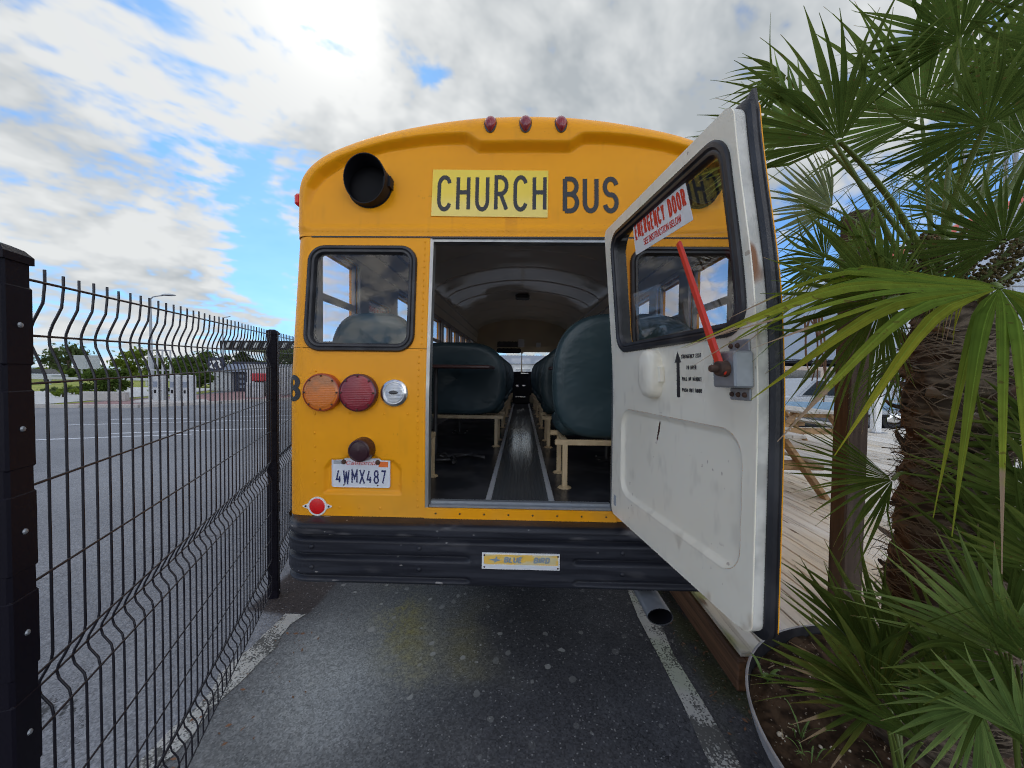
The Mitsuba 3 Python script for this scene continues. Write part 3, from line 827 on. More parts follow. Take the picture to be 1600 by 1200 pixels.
rivets([(x, 2.303) for x in np.arange(-1.12, 1.13, .0282)], .0066, .0050, bus)
rl = [(-.515 - .012 * ((1.66 - z) > 0), z) for z in np.arange(.87, 2.25, .0335)]
rivets(rl + [(-x, z) for x, z in rl], .0060, .0046, bus)
gp = [(-1.06, z) for z in (.98, 1.04, 1.10, 1.17, 1.24, 1.34, 1.56)] + [(x, 1.345) for x in (-.88, -.70, -.58)] + [(x, .857) for x in (-.93, -.83, -.72)] + [(x, 1.697) for x in (-1.0, -.86, -.74)] + [(-.62, 1.09), (-.62, .98)]
rivets(gp + [(-x, z) for x, z in gp], .0070, .0045, bus)
ss = [xf(dome(.0055, .003, 6, 2), lambda v: rp(np.column_stack([v[:, 0] + x, v[:, 1] + .838, v[:, 2] + .008]))) for x in np.arange(-.43, .45, .124)]
put('sill_screws', cat(ss), 'rust', bus, kind='stuff')
put('strip_screws', cat([xf(dome(.005, .003, 6, 2), lambda v: rp(np.column_stack([v[:, 0] + x, v[:, 1] + .787, v[:, 2] + .012]))) for x in np.arange(-1.0, 1.05, .19)]), 'darkmetal', bus, kind='stuff')


# lettering on the cap
def on_cap(shape, x, z, m, nm, parent=None, lift=.002, th=.0012):
    sh = affinity.translate(shape, x, z)
    return put(nm, xf(ext(sh, th), lambda v: rp(np.column_stack([v[:, 0], v[:, 1], v[:, 2] + lift]))), m, parent or bus)


sg = put('church_sign', xf(ext(Polygon([(-.487, 2.384), (.126, 2.377), (.128, 2.633), (-.485, 2.640)]), .004), lambda v: rp(np.column_stack([v[:, 0], v[:, 1], v[:, 2] + .0015]))), 'sign', bus, label='yellow sign reading CHURCH on the rear cap')
t, w = text2d('CHURCH', .200, .80, .118, .20)
t = affinity.scale(t, .572 / w, 1, origin=(0, 0))
on_cap(t, -.458, 2.408, 'ink', 'lettering', sg, .0056)
t, w = text2d('BUS', .200, .80, .128, .16)
t = affinity.scale(t, .285 / w, 1, origin=(0, 0))
on_cap(t, .205, 2.402, 'ink', 'bus_lettering', None, .0012)
# roof marker lamps
for x in (-.180, .004, .190):
    n = 20
    v, f = dome(1, 1, 24, 8)
    def shape_(v, x=x):
        a = np.arctan2(v[:, 1], v[:, 0]); q = np.hypot(v[:, 0], v[:, 1])
        rx = .030 * (1 - .40 * np.clip(-v[:, 1], 0, 1) ** 1.5)
        rib = 1 + .05 * np.cos(v[:, 0] * 16)
        xx, zz = v[:, 0] * rx, v[:, 1] * .056
        zc = 2.872 + zz
        return rp(np.column_stack([x + xx, zc, cap_out(np.full(len(v), x), np.clip(zc, 2.3, 2.955)) + v[:, 2] * .036 * rib]))
    put('marker_lamp', (shape_(v), f), 'redlens', bus, smooth=True)
    put('lamp_base', xf(ext(Polygon([(.033 * math.cos(q), .059 * math.sin(q)) for q in np.linspace(0, 2 * np.pi, 20)[:-1]]), .008), lambda v: rp(np.column_stack([v[:, 0] + x, v[:, 1] + 2.872, v[:, 2] + cap_out(np.full(len(v), x), np.clip(v[:, 1] + 2.872, 2.3, 2.95)) - .003]))), 'darkmetal', bus)
# hooded warning lamps
for s in (-1, 1):
    n, R = 40, .114
    a = np.arange(n + 1) * 2 * np.pi / n
    cx, cz = (-.820, .900)[s > 0], 2.545
    # hood: a tube cut slantwise, long above and short below
    top = .078 * (0.5 + 0.5 * np.sin(a + s * -.40)) ** .75 + .035
    P = []
    for r_, tt in ((R, 0), (R, 1), (R - .004, 1), (R - .006, 0.1)):
        P.append(np.column_stack([cx + r_ * np.cos(a) - 0, cz + r_ * np.sin(a) + .10 * top * tt, top * tt + .004]))
    hood = put('warning_lamp', xf(grid(np.array(P)), lambda v: rp(v)), 'matblack', bus, smooth=40, label='black hooded warning lamp high on the rear cap')
    put('lens', xf(dome(.114, .018, 32, 5), lambda v: rp(np.column_stack([v[:, 0] + cx, v[:, 1] + cz, v[:, 2] + .008]))), 'darklens', hood, smooth=True)
    put('bracket', xf(ext(sbox(cx + .085, cz - .02, cx + .125, cz + .035), .05), rp), 'matblack', hood)
    put('flange', xf(ext(Point(cx, cz).buffer(.118).difference(Point(cx, cz).buffer(.07)), .006), rp), 'matblack', hood)


# lamps of the lower panel
def disc(cx, cz, prof, m, nm, parent, n=48, ribs=None):
    v, f = lathe(prof, n)
    if ribs:
        k = (np.hypot(v[:, 0], v[:, 1]) < prof[0][0] * .86)
        v = v.copy()
    return put(nm, xf((v, f), lambda v: rp(np.column_stack([v[:, 0] + cx, v[:, 1] + cz, v[:, 2]]))), m, parent, smooth=35)


def lens_face(cx, cz, r, z0, m, nm, parent, pitch):
    """A round lens face with horizontal ribs."""
    q = np.linspace(-1, 1, 71)
    X, Y = np.meshgrid(q, q, indexing='ij')
    # disc mapping
    u = X * np.sqrt(1 - Y * Y / 2); w = Y * np.sqrt(1 - X * X / 2)
    zz = z0 + .012 * (1 - (u * u + w * w)) + (.0020 * np.abs(np.sin(np.pi * (w * r) / pitch)) * (np.hypot(u, w) < .86))
    return put(nm, xf(grid(np.dstack([u * r, w * r, zz])), lambda v: rp(np.column_stack([v[:, 0] + cx, v[:, 1] + cz, v[:, 2]]))), m, parent, smooth=True)


for s in (-1, 1):
    for cx, m, rim, nm in ((1.012, 'amber', 'amberrim', 'turn_lamp'), (.826, 'redlens', 'darkred', 'tail_lamp')):
        k = disc(s * cx, 1.452, [(.096, -.002), (.097, .026), (.094, .036), (.089, .038)], rim, nm, bus)
        lens_face(s * cx, 1.452, .0895, .034, m, 'lens', k, .0088)
        for t in range(8):
            q = t * np.pi / 4
            put('screw', xf(dome(.0055, .004, 6, 2), lambda v: rp(np.column_stack([v[:, 0] + s * cx + .083 * math.cos(q), v[:, 1] + 1.452 + .085 * math.sin(q), v[:, 2] + .0405]))), 'rust', k)
    k = disc(s * .647, 1.452, [(.069, -.002), (.070, .010), (.066, .016), (.056, .020), (.050, .012)], 'chrome', 'reverse_lamp', bus)
    lens_face(s * .647, 1.452, .051, .012, 'clearlens', 'lens', k, .007)
    put('bulb', xf(dome(.02, .012, 16, 4), lambda v: rp(np.column_stack([v[:, 0] * 1.25 + s * .647, v[:, 1] * .55 + 1.455, v[:, 2] + .020]))), 'darkmetal', k, smooth=True)
    # round red reflector on its white lozenge
    rk = put('reflector', xf(ext(unary_union([Point(s * 1.046, .861).buffer(.045), Polygon([(s * 1.046 - .072, .861), (s * 1.046, .890), (s * 1.046 + .072, .861), (s * 1.046, .832)])]).buffer(.004), .005), lambda v: rp(v)), 'white', bus)
    put('disc', xf(lathe([(0, .011), (.035, .010), (.041, .005)], 32), lambda v: rp(np.column_stack([v[:, 0] + s * 1.046, v[:, 1] + .861, v[:, 2]]))), 'reflector', rk, smooth=40)
    for e in (-1, 1):
        put('screw', xf(dome(.006, .004, 6, 2), lambda v: rp(np.column_stack([v[:, 0] + s * 1.046 + e * .060, v[:, 1] + .861, v[:, 2] + .005]))), 'ink', rk)
# stop lamp above the number plate
k = put('stop_lamp', xf(lathe([(.062, -.016), (.062, .004), (.058, .045), (.055, .06), (.048, .066), (.045, .062), (.030, .064), (0, .066)], 40), lambda v: rp(np.column_stack([v[:, 0] - .806, v[:, 1] + 1.163, v[:, 2]]))), 'stoplens', bus, smooth=35)
# number plate
pl = put('number_plate', xf(ext(Polygon(rrect(-.8225, 1.036, .1525, .0762, .012)), .003), lambda v: rp(np.column_stack([v[:, 0], v[:, 1], v[:, 2] - .010]))), 'plate', bus)
put('rim', xf(ringloft(-.8225, 1.036, .1525, .0762, .012, [(0, -.007), (.001, -.0045), (.004, -.0045), (.006, -.0065)]), rp), 'plate', pl, smooth=40)
t, w = text2d('4WMX487', .072, .86, .125, .20)
t = affinity.scale(t, .258 / w, 1, origin=(0, 0))
put('lettering', xf(ext(affinity.translate(t, -.953, .980), .0012), lambda v: rp(np.column_stack([v[:, 0], v[:, 1], v[:, 2] - .0066]))), 'navy', pl)
tm = meshkit.text_mesh('California', .020, .001)
tv = np.array(tm.vertices); tv[:, 0] = tv[:, 0] * (.165 / tv[:, 0].max()) + .30 * tv[:, 1]
put('state_lettering', xf((tv, tm.faces), lambda v: rp(np.column_stack([v[:, 0] - .905, v[:, 1] + 1.078, v[:, 2] - .0066]))), 'redink', pl)
put('sticker', xf(ext(sbox(-.730, 1.068, -.682, 1.096), .0008), lambda v: rp(np.column_stack([v[:, 0], v[:, 1], v[:, 2] - .0066]))), 'orange', pl)
put('sticker', xf(ext(sbox(-.965, 1.080, -.925, 1.100), .0008), lambda v: rp(np.column_stack([v[:, 0], v[:, 1], v[:, 2] - .0066]))), 'greypaint', pl)
for x in (-.912, -.735):
    put('screw', xf(dome(.013, .010, 10, 3), lambda v: rp(np.column_stack([v[:, 0] + x, v[:, 1] + 1.092, v[:, 2] - .006]))), 'rust', pl, smooth=True)
for x in (-.912, -.735):
    put('slot', xf(ext(Point(x, .972).buffer(.004), .0006), lambda v: rp(np.column_stack([v[:, 0], v[:, 1], v[:, 2] - .0066]))), 'rust', pl)
# the fleet number runs round the corner
t, w = text2d('8', .138, .80, .17, .1)
t = affinity.scale(t, .088 / w, 1, origin=(0, 0))
sh = ext(t, .0012)
v, f = vf(trimesh.Trimesh(*sh, process=False).subdivide_to_size(.012))
aa = 1.10 - v[:, 0] / FR
put('number_lettering', (np.column_stack([-(HW - FR) - (FR + v[:, 2] + .001) * np.sin(aa), RY(v[:, 1] + 1.40) + FR - (FR + v[:, 2] + .001) * np.cos(aa), v[:, 1] + 1.40]), f), 'ink', bus)

# ------------------------------------------------------------------ inside the bus
FL = .83
put('floor', box(-1.165, 1.165, RY(.8) + .03, FRONT, .76, FL), 'floor', bus)
ci = np.column_stack([OUT[:, 0] * .955, 2.275 + (OUT[:, 1] - 2.275) * .93 - .0])
ci = ci[(ci[:, 1] > 2.52)]
rows = []
yy = []
for k in range(12):
    y0 = 2.14 + .7 * k
    yy += [y0, y0 + .004, y0 + .05, y0 + .054] if k else [y0]
yy = [y for y in yy if y < FRONT] + [FRONT]
for i, y in enumerate(yy):
    dz = -.010 if (i % 4 in (2, 3)) else 0.0
    rows.append(np.column_stack([ci[:, 0], np.full(len(ci), y), ci[:, 1] + dz]))
put('ceiling', grid(np.array(rows)[:, ::-1]), 'ceiling', bus, smooth=30)
for s in (-1, 1):
    put('cove_rail', cat([box(s * 1.10 - .012, s * 1.10 + .012, 2.2, FRONT, 2.565, 2.59), box(s * 1.135 - .012, s * 1.135 + .012, 2.2, FRONT, 2.44, 2.46)]), 'alu', bus)
    put('cove_panel', grid(np.array([[(s * 1.144, y, 2.33), (s * 1.13, y, 2.45), (s * 1.09, y, 2.60)] for y in (2.15, FRONT)])), 'ceiling', bus)
put('aisle_mat', grid(np.array([[(x, y, FL + .004 + .005 * (k % 4 in (1, 2))) for k, x in enumerate(np.repeat(np.linspace(-.165, .165, 31), 2)[:-1] + np.tile([0, .0035], 31)[:-1])] for y in np.linspace(2.05, FRONT, 30)])), 'mat_rib', bus)
for s in (-1, 1):
    put('aisle_strip', box(s * .18 - .016, s * .18 + .016, 2.06, FRONT, FL, FL + .012, .003), 'stripmetal', bus)


def seat_back(x0, x1, zc, hh):
    """A tall padded back: rounded shoulders, drawn in towards the bottom."""
    cx, hw = (x0 + x1) / 2, (x1 - x0) / 2
    pr = []
    for t in np.linspace(0, 2 * np.pi, 72, endpoint=False):
        c, s_ = math.cos(t), math.sin(t)
        e = 2 / 3.5 if s_ > 0 else 2 / 4.5
        x = np.sign(c) * abs(c) ** e * hw
        z = np.sign(s_) * abs(s_) ** e * hh
        if s_ < 0: x *= 1 - .10 * (abs(z) / hh) ** 2
        else: x *= 1 - .13 * (z / hh) ** 1.6
        pr.append((x, z))
    pr = np.array(pr)
    layers = [(.0, .03), (.35, -.002), (.62, -.020), (.85, -.028), (.95, -.024), (1, .0), (1.0, .055), (.96, .075), (.6, .085), (0, .086)]
    v = []
    for k, o in layers:
        for x, z in pr:
            zz = zc + z * max(k, .01)
            v.append((cx + x * max(k, .01), o - .055 * (zz - zc), zz))
    n = len(pr); f = []
    for i in range(len(layers) - 1):
        for k in range(n):
            a, b = i * n + k, i * n + (k + 1) % n
            f.append((a, b, b + n, a + n))
    return vf((np.array(v), np.array(f)))


def sk_ring(x0, x1, zc, hh):
    v, _ = seat_back(x0, x1, zc, hh)
    r_ = v[72 * 5:72 * 6]
    return np.vstack([r_, r_[:1]])


def seat(y, x0, x1, aisle, zc=1.50, hh=.355):
    """Bench seat with its back to the rear; aisle = x of the legs."""
    wall = x0 if abs(x0) > abs(x1) else x1
    sk = put('seat', xf(seat_back(x0, x1, zc, hh), lambda v: v + [0, y, 0]), 'vinyl', bus, smooth=True)
    if y < 4:
        ov = np.array([((x0 + x1) / 2 + (px_ - (x0 + x1) / 2) * 1.0, pz_) for px_, pz_ in [(q[0], q[2]) for q in sk_ring(x0, x1, zc, hh)]])
        put('piping', tube(np.column_stack([ov[:, 0], y + .030 - .055 * (ov[:, 1] - zc), ov[:, 1]]), .0055, 6, caps=False), 'vinyl', sk, smooth=True)
    put('cushion', xf(box(x0 + .03, x1 - .03, y + .07, y + .50, 1.15, 1.30, .05), lambda v: v), 'vinyl', sk, smooth=50)
    put('rail', cat([box(x0 + .02, x1 - .02, y + .0, y + .035, 1.105, 1.14), box(x0 + .02, x1 - .02, y + .40, y + .435, 1.105, 1.14), box(aisle - .017, aisle + .017, y, y + .43, 1.105, 1.14)]), 'cream', sk)
    for dy in (.0, .38):
        put('leg', cat([box(aisle - .017, aisle + .017, y + dy, y + dy + .034, FL, 1.13), xf(dome(.045, .016, 10, 3), lambda v: v + [aisle, y + dy + .017, FL])]), 'cream', sk, smooth=40)


seat(2.27, -1.15, -.60, -.62, 1.52, .385)
seat(2.44, .20, 1.15, .285, 1.545, .395)
for k in range(4):
    seat(3.78 + 1.33 * k, -1.15, -.155, -.245)
    seat(3.78 + 1.33 * k, .19, 1.15, .275)
for s in (-1, 1):
    for k in range(2):
        tb = put('table', box(min(s * .25, s * 1.15), max(s * .25, s * 1.15), 3.02 + 1.33 * k, 3.62 + 1.33 * k, 1.595, 1.622, .008), 'maroonwood', bus)
        put('leg', cat([tube([(s * .74, 3.3 + 1.33 * k, FL), (s * .74, 3.3 + 1.33 * k, 1.60)], .018, 10), box(s * .74 - .09, s * .74 + .09, 3.21 + 1.33 * k, 3.39 + 1.33 * k, FL, FL + .01)]), 'darkmetal', tb, smooth=40)
        put('bolts', cat([xf(dome(.009, .010, 6, 2), lambda v: v + [s * .74 + i, 3.3 + 1.33 * k + j, FL + .01]) for i in (-.075, .075) for j in (-.075, .075)]), 'chrome', tb, kind='stuff')
# tangle of straps on the floor by the left seat
r = rng(5)
st = []
for q in range(4):
    p0 = np.array([-.78 + .08 * q, 3.05 + .05 * q, FL + .02])
    pts = [p0]
    for k in range(7):
        pts.append(pts[-1] + np.array([r.normal(.045, .05), r.normal(0, .05), 0])); pts[-1][2] = FL + .015 + abs(r.normal(0, .022))
    st.append(tube(pts, .013, 6))
put('strap', cat(st), 'darkmetal', bus, smooth=True)
# front end: bulkhead with windscreen, dashboard, mirror, notices
bulk = sbox(-1.165, .80, 1.165, 2.96).difference(sbox(-1.02, 1.58, -.012, 2.10).buffer(-.06).buffer(.06)).difference(sbox(.012, 1.58, 1.02, 2.10).buffer(-.06).buffer(.06))
bulk = bulk.intersection(Polygon([(-1.165, .8), (1.165, .8), (1.165, 2.4), *[(x, z) for x, z in OUT[::-1] * [.955, 1] - [0, .03] if z > 2.4], (-1.165, 2.4)]).buffer(0))
put('front_bulkhead', xf(ext(bulk, .05), lambda v: np.column_stack([v[:, 0], FRONT - v[:, 2] + .02, v[:, 1]])), 'tan', bus)
put('windscreen', grid(np.array([[(x, FRONT + .03, z) for z in (1.57, 2.12)] for x in (-1.06, 1.06)])), 'glass', bus)
put('dashboard', cat([box(-1.1, 1.1, 9.15, 9.70, 1.05, 1.60, .03), box(-.20, .20, 9.05, 9.2, FL, 1.52, .03)]), 'matblack', bus)
put('dash_trim', cat([box(-.02, .16, 9.10, 9.149, 1.555, 1.575), box(-.13, -.07, 9.03, 9.049, 1.25, 1.29), box(.02, .09, 9.03, 9.049, 1.26, 1.29), box(-.15, .1, 9.03, 9.049, 1.00, 1.012)]), 'chrome', bus)
put('mirror', box(-.62, -.02, 9.50, 9.56, 2.06, 2.18, .03), 'matblack', bus)
put('vent_grille', box(-.62, -.10, 9.70, 9.717, 2.22, 2.36), 'darkmetal', bus)
put('notice', box(-.09, .06, 9.70, 9.717, 2.22, 2.42), 'white', bus)
put('notice', box(.36, .48, 9.70, 9.717, 2.22, 2.34), 'white', bus)
put('sun_pod', box(-.12, .12, 6.5, 6.75, 2.835, 2.90, .02), 'darkmetal', bus)
# sticker on a side window
tm, tw = text2d('EMERGENCY EXIT', .040, .8, .15, .22)
ek = put('exit_sticker', xf(ext(sbox(2.90, 2.015, 3.34, 2.085), .001), lambda v: np.column_stack([-1.184 + v[:, 2], v[:, 0], v[:, 1]])), 'white', bus)
put('lettering', xf(ext(affinity.translate(affinity.scale(tm, .40 / tw, 1, origin=(0, 0)), 2.92, 2.03), .001), lambda v: np.column_stack([-1.1825 + v[:, 2], v[:, 0], v[:, 1]])), 'redink', ek)
# exhaust
ap = [(.70, 2.75, .47), (.66, 2.3, .455), (.648, 1.95, .452), (.645, 1.73, .462)]
ek_ = put('exhaust_pipe', tube(ap, .058, 20, caps=False, flat=.66), 'steel', bus, smooth=True)
put('bore', cat([tube(ap[::-1], .052, 20, caps=False, flat=.65)]), 'matblack', ek_, smooth=True)

# ------------------------------------------------------------------ the emergency door, swung open
DP = np.array([.462, 1.930, .868])
DV = np.array([0, 0, 1.0])
DU = np.array([math.sin(math.radians(8.8)), -math.cos(math.radians(8.8)), .010]); DU /= np.linalg.norm(DU)
DW = np.cross(DU, DV); DW /= np.linalg.norm(DW)


def dp(v):
    """(along the door from the hinge, up, out of its inner face) -> world; the door has the bend of the rear face."""
    v = np.asarray(v, float)
    t = v[:, 1:2] - .66
    k = np.clip((v[:, 1:2] - .85) / .55, 0, 1)
    return DP + v[:, :1] * (1 - .042 * k * k * (3 - 2 * k)) * DU + v[:, 1:2] * DV + (v[:, 2:] + .088 * (t + np.sqrt(t * t + .012)) / 2) * DW


DWD, DHT = .945, 1.392
WC = (.502, 1.068, .418, .276, .085)          # window: centre u, v, half width, half height, radius
door_out = Polygon(rrect(DWD / 2, DHT / 2, DWD / 2, DHT / 2, .035))
win_hole = Polygon(rrect(*WC[:2], WC[2] - .004, WC[3] - .004, WC[4]))
pan = Polygon(rrect(.498, .330, .398, .203, .085, 10))
door = put('emergency_door', xf(fine(ext(door_out.difference(win_hole).difference(pan.buffer(.001)), .004), .06), lambda v: dp(np.column_stack([v[:, 0], v[:, 1], v[:, 2] - .004]))), 'doorwhite', bus, label='white emergency door, swung open')
pr = np.array(pan.exterior.coords)[:-1]


def pring(o):
    return rrect(.498, .330, .398 - o, .203 - o, .085 - min(o, .07))


L = np.array([np.column_stack([pring(o), np.full(44, z)]) for o, z in ((0, 0), (.003, -.001), (.010, -.0075), (.017, -.014), (.026, -.016), (.08, -.0155))])
n = 44; f = []
for i in range(len(L) - 1):
    for k in range(n):
        a, b = i * n + k, i * n + (k + 1) % n
        f.append((a, b, b + n, a + n))
v = L.reshape(-1, 3)
v = np.vstack([v, [[.498, .330, -.0150]]])
f3 = [(f_[0], f_[1], f_[2]) for f_ in f] + [(f_[0], f_[2], f_[3]) for f_ in f] + [((len(L) - 1) * n + k, (len(L) - 1) * n + (k + 1) % n, len(v) - 1) for k in range(n)]
put('inset_panel', xf((v, np.array(f3)), dp), 'doorwhite', door, smooth=True)
# outer skin and edges
put('outer_skin', xf(fine(ext(Polygon(rrect(DWD / 2 + .002, DHT / 2 + .002, DWD / 2 + .0115, DHT / 2 + .0135, .035)).difference(win_hole), .003), .08), lambda v: dp(np.column_stack([v[:, 0], v[:, 1], v[:, 2] - .0675]))), 'yellow', door)
eg = rrect(DWD / 2, DHT / 2, DWD / 2 - .001, DHT / 2 - .001, .034)
P = np.array([np.column_stack([eg, np.full(44, z)]) for z in (-.004, -.012, -.036)])
v = P.reshape(-1, 3); f = []
for i in range(2):
    for k in range(n):
        a, b = i * n + k, i * n + (k + 1) % n
        f.append((a, b, b + n, a + n))
put('edge', xf(fine((v, np.array(f)), .08), dp), 'flange', door, smooth=40)
inner_ring = ringloft(*WC[:2], WC[2] - .004, WC[3] - .004, WC[4], [(0, -.002), (0, -.066)])
put('window_reveal', xf(fine(inner_ring, .06), dp), 'black', door, smooth=40)
# weather seal: a fat bulb all round, behind the flange
q = np.vstack([rrect(DWD / 2, DHT / 2, DWD / 2 + .004, DHT / 2 + .006, .03), rrect(DWD / 2, DHT / 2, DWD / 2 + .004, DHT / 2 + .006, .03)[:1]])
P = []
for o, z in ((-.012, -.035), (.004, -.034), (.0135, -.041), (.0155, -.051), (.010, -.059), (.013, -.061), (.013, -.0665), (-.01, -.0665)):
    P.append(np.column_stack([rrect(DWD / 2, DHT / 2, DWD / 2 + o, DHT / 2 + o + .002, .035), np.full(44, z)]))
P = np.array(P); v = P.reshape(-1, 3); f = []
for i in range(len(P) - 1):
    for k in range(n):
        a, b = i * n + k, i * n + (k + 1) % n
        f.append((a, b, b + n, a + n))
put('seal', xf(fine((v, np.array(f)), .08), dp), 'black', door, smooth=40)
put('seal_tip', xf(trimesh.convex.convex_hull(np.array([(DWD - .01, DHT - .02, -.036), (DWD + .013, DHT - .03, -.064), (DWD + .010, DHT + .034, -.062), (DWD - .03, DHT + .004, -.064), (DWD - .05, DHT - .01, -.036), (DWD + .009, DHT + .032, -.050)])), dp), 'black', door)
# window gasket and glass
g = ringloft(*WC[:2], WC[2], WC[3], WC[4], [(0, -.002), (.0, .006), (.005, .011), (.018, .012), (.024, .006), (.028, .008), (.037, .007), (.041, .0), (.042, -.012)])
gk = put('window_gasket', xf(fine(g, .06), dp), 'black', door, smooth=35)
v, f = trimesh.creation.triangulate_polygon(Polygon(rrect(*WC[:2], WC[2] - .036, WC[3] - .036, WC[4] - .03)), engine='earcut')
put('pane', xf(fine((np.column_stack([v, np.full(len(v), -.008)]), f), .08), dp), 'glass', door)
# sticker on the glass
sk = put('door_sticker', xf(fine(ext(Polygon([(.315, 1.185), (.722, 1.172), (.700, 1.300), (.304, 1.322)]), .001), .05), lambda v: dp(np.column_stack([v[:, 0], v[:, 1], v[:, 2] - .0070]))), 'white', door, label='white sticker reading EMERGENCY DOOR')


def on_sticker(sh):
    a, b, c, d = np.array((.315, 1.185)), np.array((.722, 1.172)), np.array((.700, 1.300)), np.array((.304, 1.322))

    def fn(v):
        u, w = v[:, :1], v[:, 1:2]
        q = (1 - w) * ((1 - u) * a + u * b) + w * ((1 - u) * d + u * c)
        return dp(np.column_stack([q, v[:, 2] - .0055]))
    return xf(sh, fn)


t, w = text2d('EMERGENCY DOOR', 1, .62, .175, .20)
t = affinity.affine_transform(t, [.92 / w, 0, 0, .50, .04, .42])
put('lettering', on_sticker(ext(t, .0012)), 'redink', sk)
tm = meshkit.text_mesh('SEE INSTRUCTION BELOW', 1.0, .0012)
tv = np.array(tm.vertices); tv[:, 0] = .20 + tv[:, 0] / tv[:, 0].max() * .66; tv[:, 1] = .13 + tv[:, 1] * .19; tv[:, 2] = np.where(tv[:, 2] > .0005, .0012, 0)
put('lettering', on_sticker((tv, tm.faces)), 'redink', sk)
# instruction label under the window
lb = put('instruction_label', xf(fine(ext(sbox(.566, .598, .728, .776), .0008), .02), dp), 'doorwhite', door)
put('arrow', xf(ext(unary_union([sbox(.579, .610, .597, .735), Polygon([(.568, .730), (.608, .730), (.588, .768)])]), .0008), lambda v: dp(v + [0, 0, .0012])), 'ink', lb)
for k, s_ in enumerate(('EMERGENCY EXIT', 'TO OPEN', 'PULL UP HANDLE', 'PUSH OUT DOOR')):
    t, w = text2d(s_, .0135, .62, .20, .22)
    ww = (.108, .054, .108, .108)[k]
    t = affinity.scale(t, ww / w, 1, origin=(0, 0))
    put('lettering', xf(ext(affinity.translate(t, .664 - ww / 2, .742 - .0375 * k), .0008), lambda v: dp(v + [0, 0, .0012])), 'ink', lb)
put('scuff', xf(fine(ext(Polygon([(.430, .505), (.437, .508), (.432, .470), (.424, .452), (.418, .430), (.412, .434), (.420, .470)]), .0008), .03), lambda v: dp(v + [0, 0, -.0145])), 'rust', door)
# padded cream buffer
u_ = np.linspace(0, 2 * np.pi, 40, endpoint=False)
P = []
for k, o in ((1, 0), (1, .022), (.93, .040), (.75, .050), (.4, .054), (.01, .055)):
    P.append([(.425 + .055 * k * np.sign(math.cos(a)) * abs(math.cos(a)) ** .7, .692 + .093 * k * np.sign(math.sin(a)) * abs(math.sin(a)) ** .62, o) for a in u_])
P = np.array(P); v = P.reshape(-1, 3); f = []
for i in range(len(P) - 1):
    for k in range(40):
        a, b = i * 40 + k, i * 40 + (k + 1) % 40
        f.append((a, b, b + 40, a + 40))
put('door_pull', xf((v, np.array(f)), dp), 'doorwhite', door, smooth=50)
put('pull_bracket', xf(box(.474, .494, .66, .72, 0, .02, .003), dp), 'doorwhite', door)
# latch box and red handle
lt = put('latch_box', xf(cat([box(.848, .938, .652, .748, .0, .055, .005), box(.826, .850, .658, .70, .0, .03, .003)]), dp), 'steel', door)
put('flange', xf(box(.852, .928, .748, .780, 0, .006, .002), dp), 'steel', lt)
put('flange', xf(box(.852, .928, .618, .650, 0, .006, .002), dp), 'steel', lt)
put('bolts', xf(cat([xf(dome(.0075, .008, 8, 3), lambda v: v + [a, b, .006]) for a, b in ((.862, .765), (.888, .765), (.862, .633), (.886, .633), (.910, .633))]), dp), 'rust', lt, kind='stuff')
HPX, HA = .903, .38
hd = cat([xf(box(-.0125, .0125, -.02, .415, 0, .012, .005), lambda v: np.column_stack([(v[:, 0] * (1.25 - .9 * v[:, 1])) * math.cos(HA) - v[:, 1] * math.sin(HA) * 1.0, v[:, 0] * math.sin(HA) + v[:, 1] * math.cos(HA), v[:, 2]]) + [HPX, .702, .062])])
put('handle', xf(hd, dp), 'handle', door, label='red release handle of the emergency door')
put('pivot', xf(cat([lathe([(0, .10), (.008, .10), (.010, .095), (.010, .080), (.019, .079), (.022, .06), (.022, .05)], 16)]), lambda v: dp(v + [HPX, .702, 0])), 'rust', lt, smooth=40)
put('hinge', xf(box(-.012, .022, .02, .10, -.045, -.008, .008), dp), 'doorwhite', door)
put('hinge_stop', xf(box(.034, .058, .048, .10, 0, .003, .004), dp), 'greypaint', door)

# ------------------------------------------------------------------ the mesh fence
FA, FB = np.array([-1.020, .735]), np.array([-1.685, 2.56])
ZA, ZB = 1.742, 1.797                                  # the top wire at the two posts
FD = (FB - FA) / np.linalg.norm(FB - FA)
FN = np.array([-FD[1], FD[0]])                         # towards the lot
FL_ = np.linalg.norm(FB - FA)


def fpt(s, z, o):
    """s metres along the fence from the first post, height z below the top wire at that place, o out towards the lot."""
    s = np.asarray(s, float); o = np.asarray(o, float)
    return np.column_stack([FA[0] + s * FD[0] + o * FN[0], FA[1] + s * FD[1] + o * FN[1], ZA + (ZB - ZA) * s / FL_ - z])


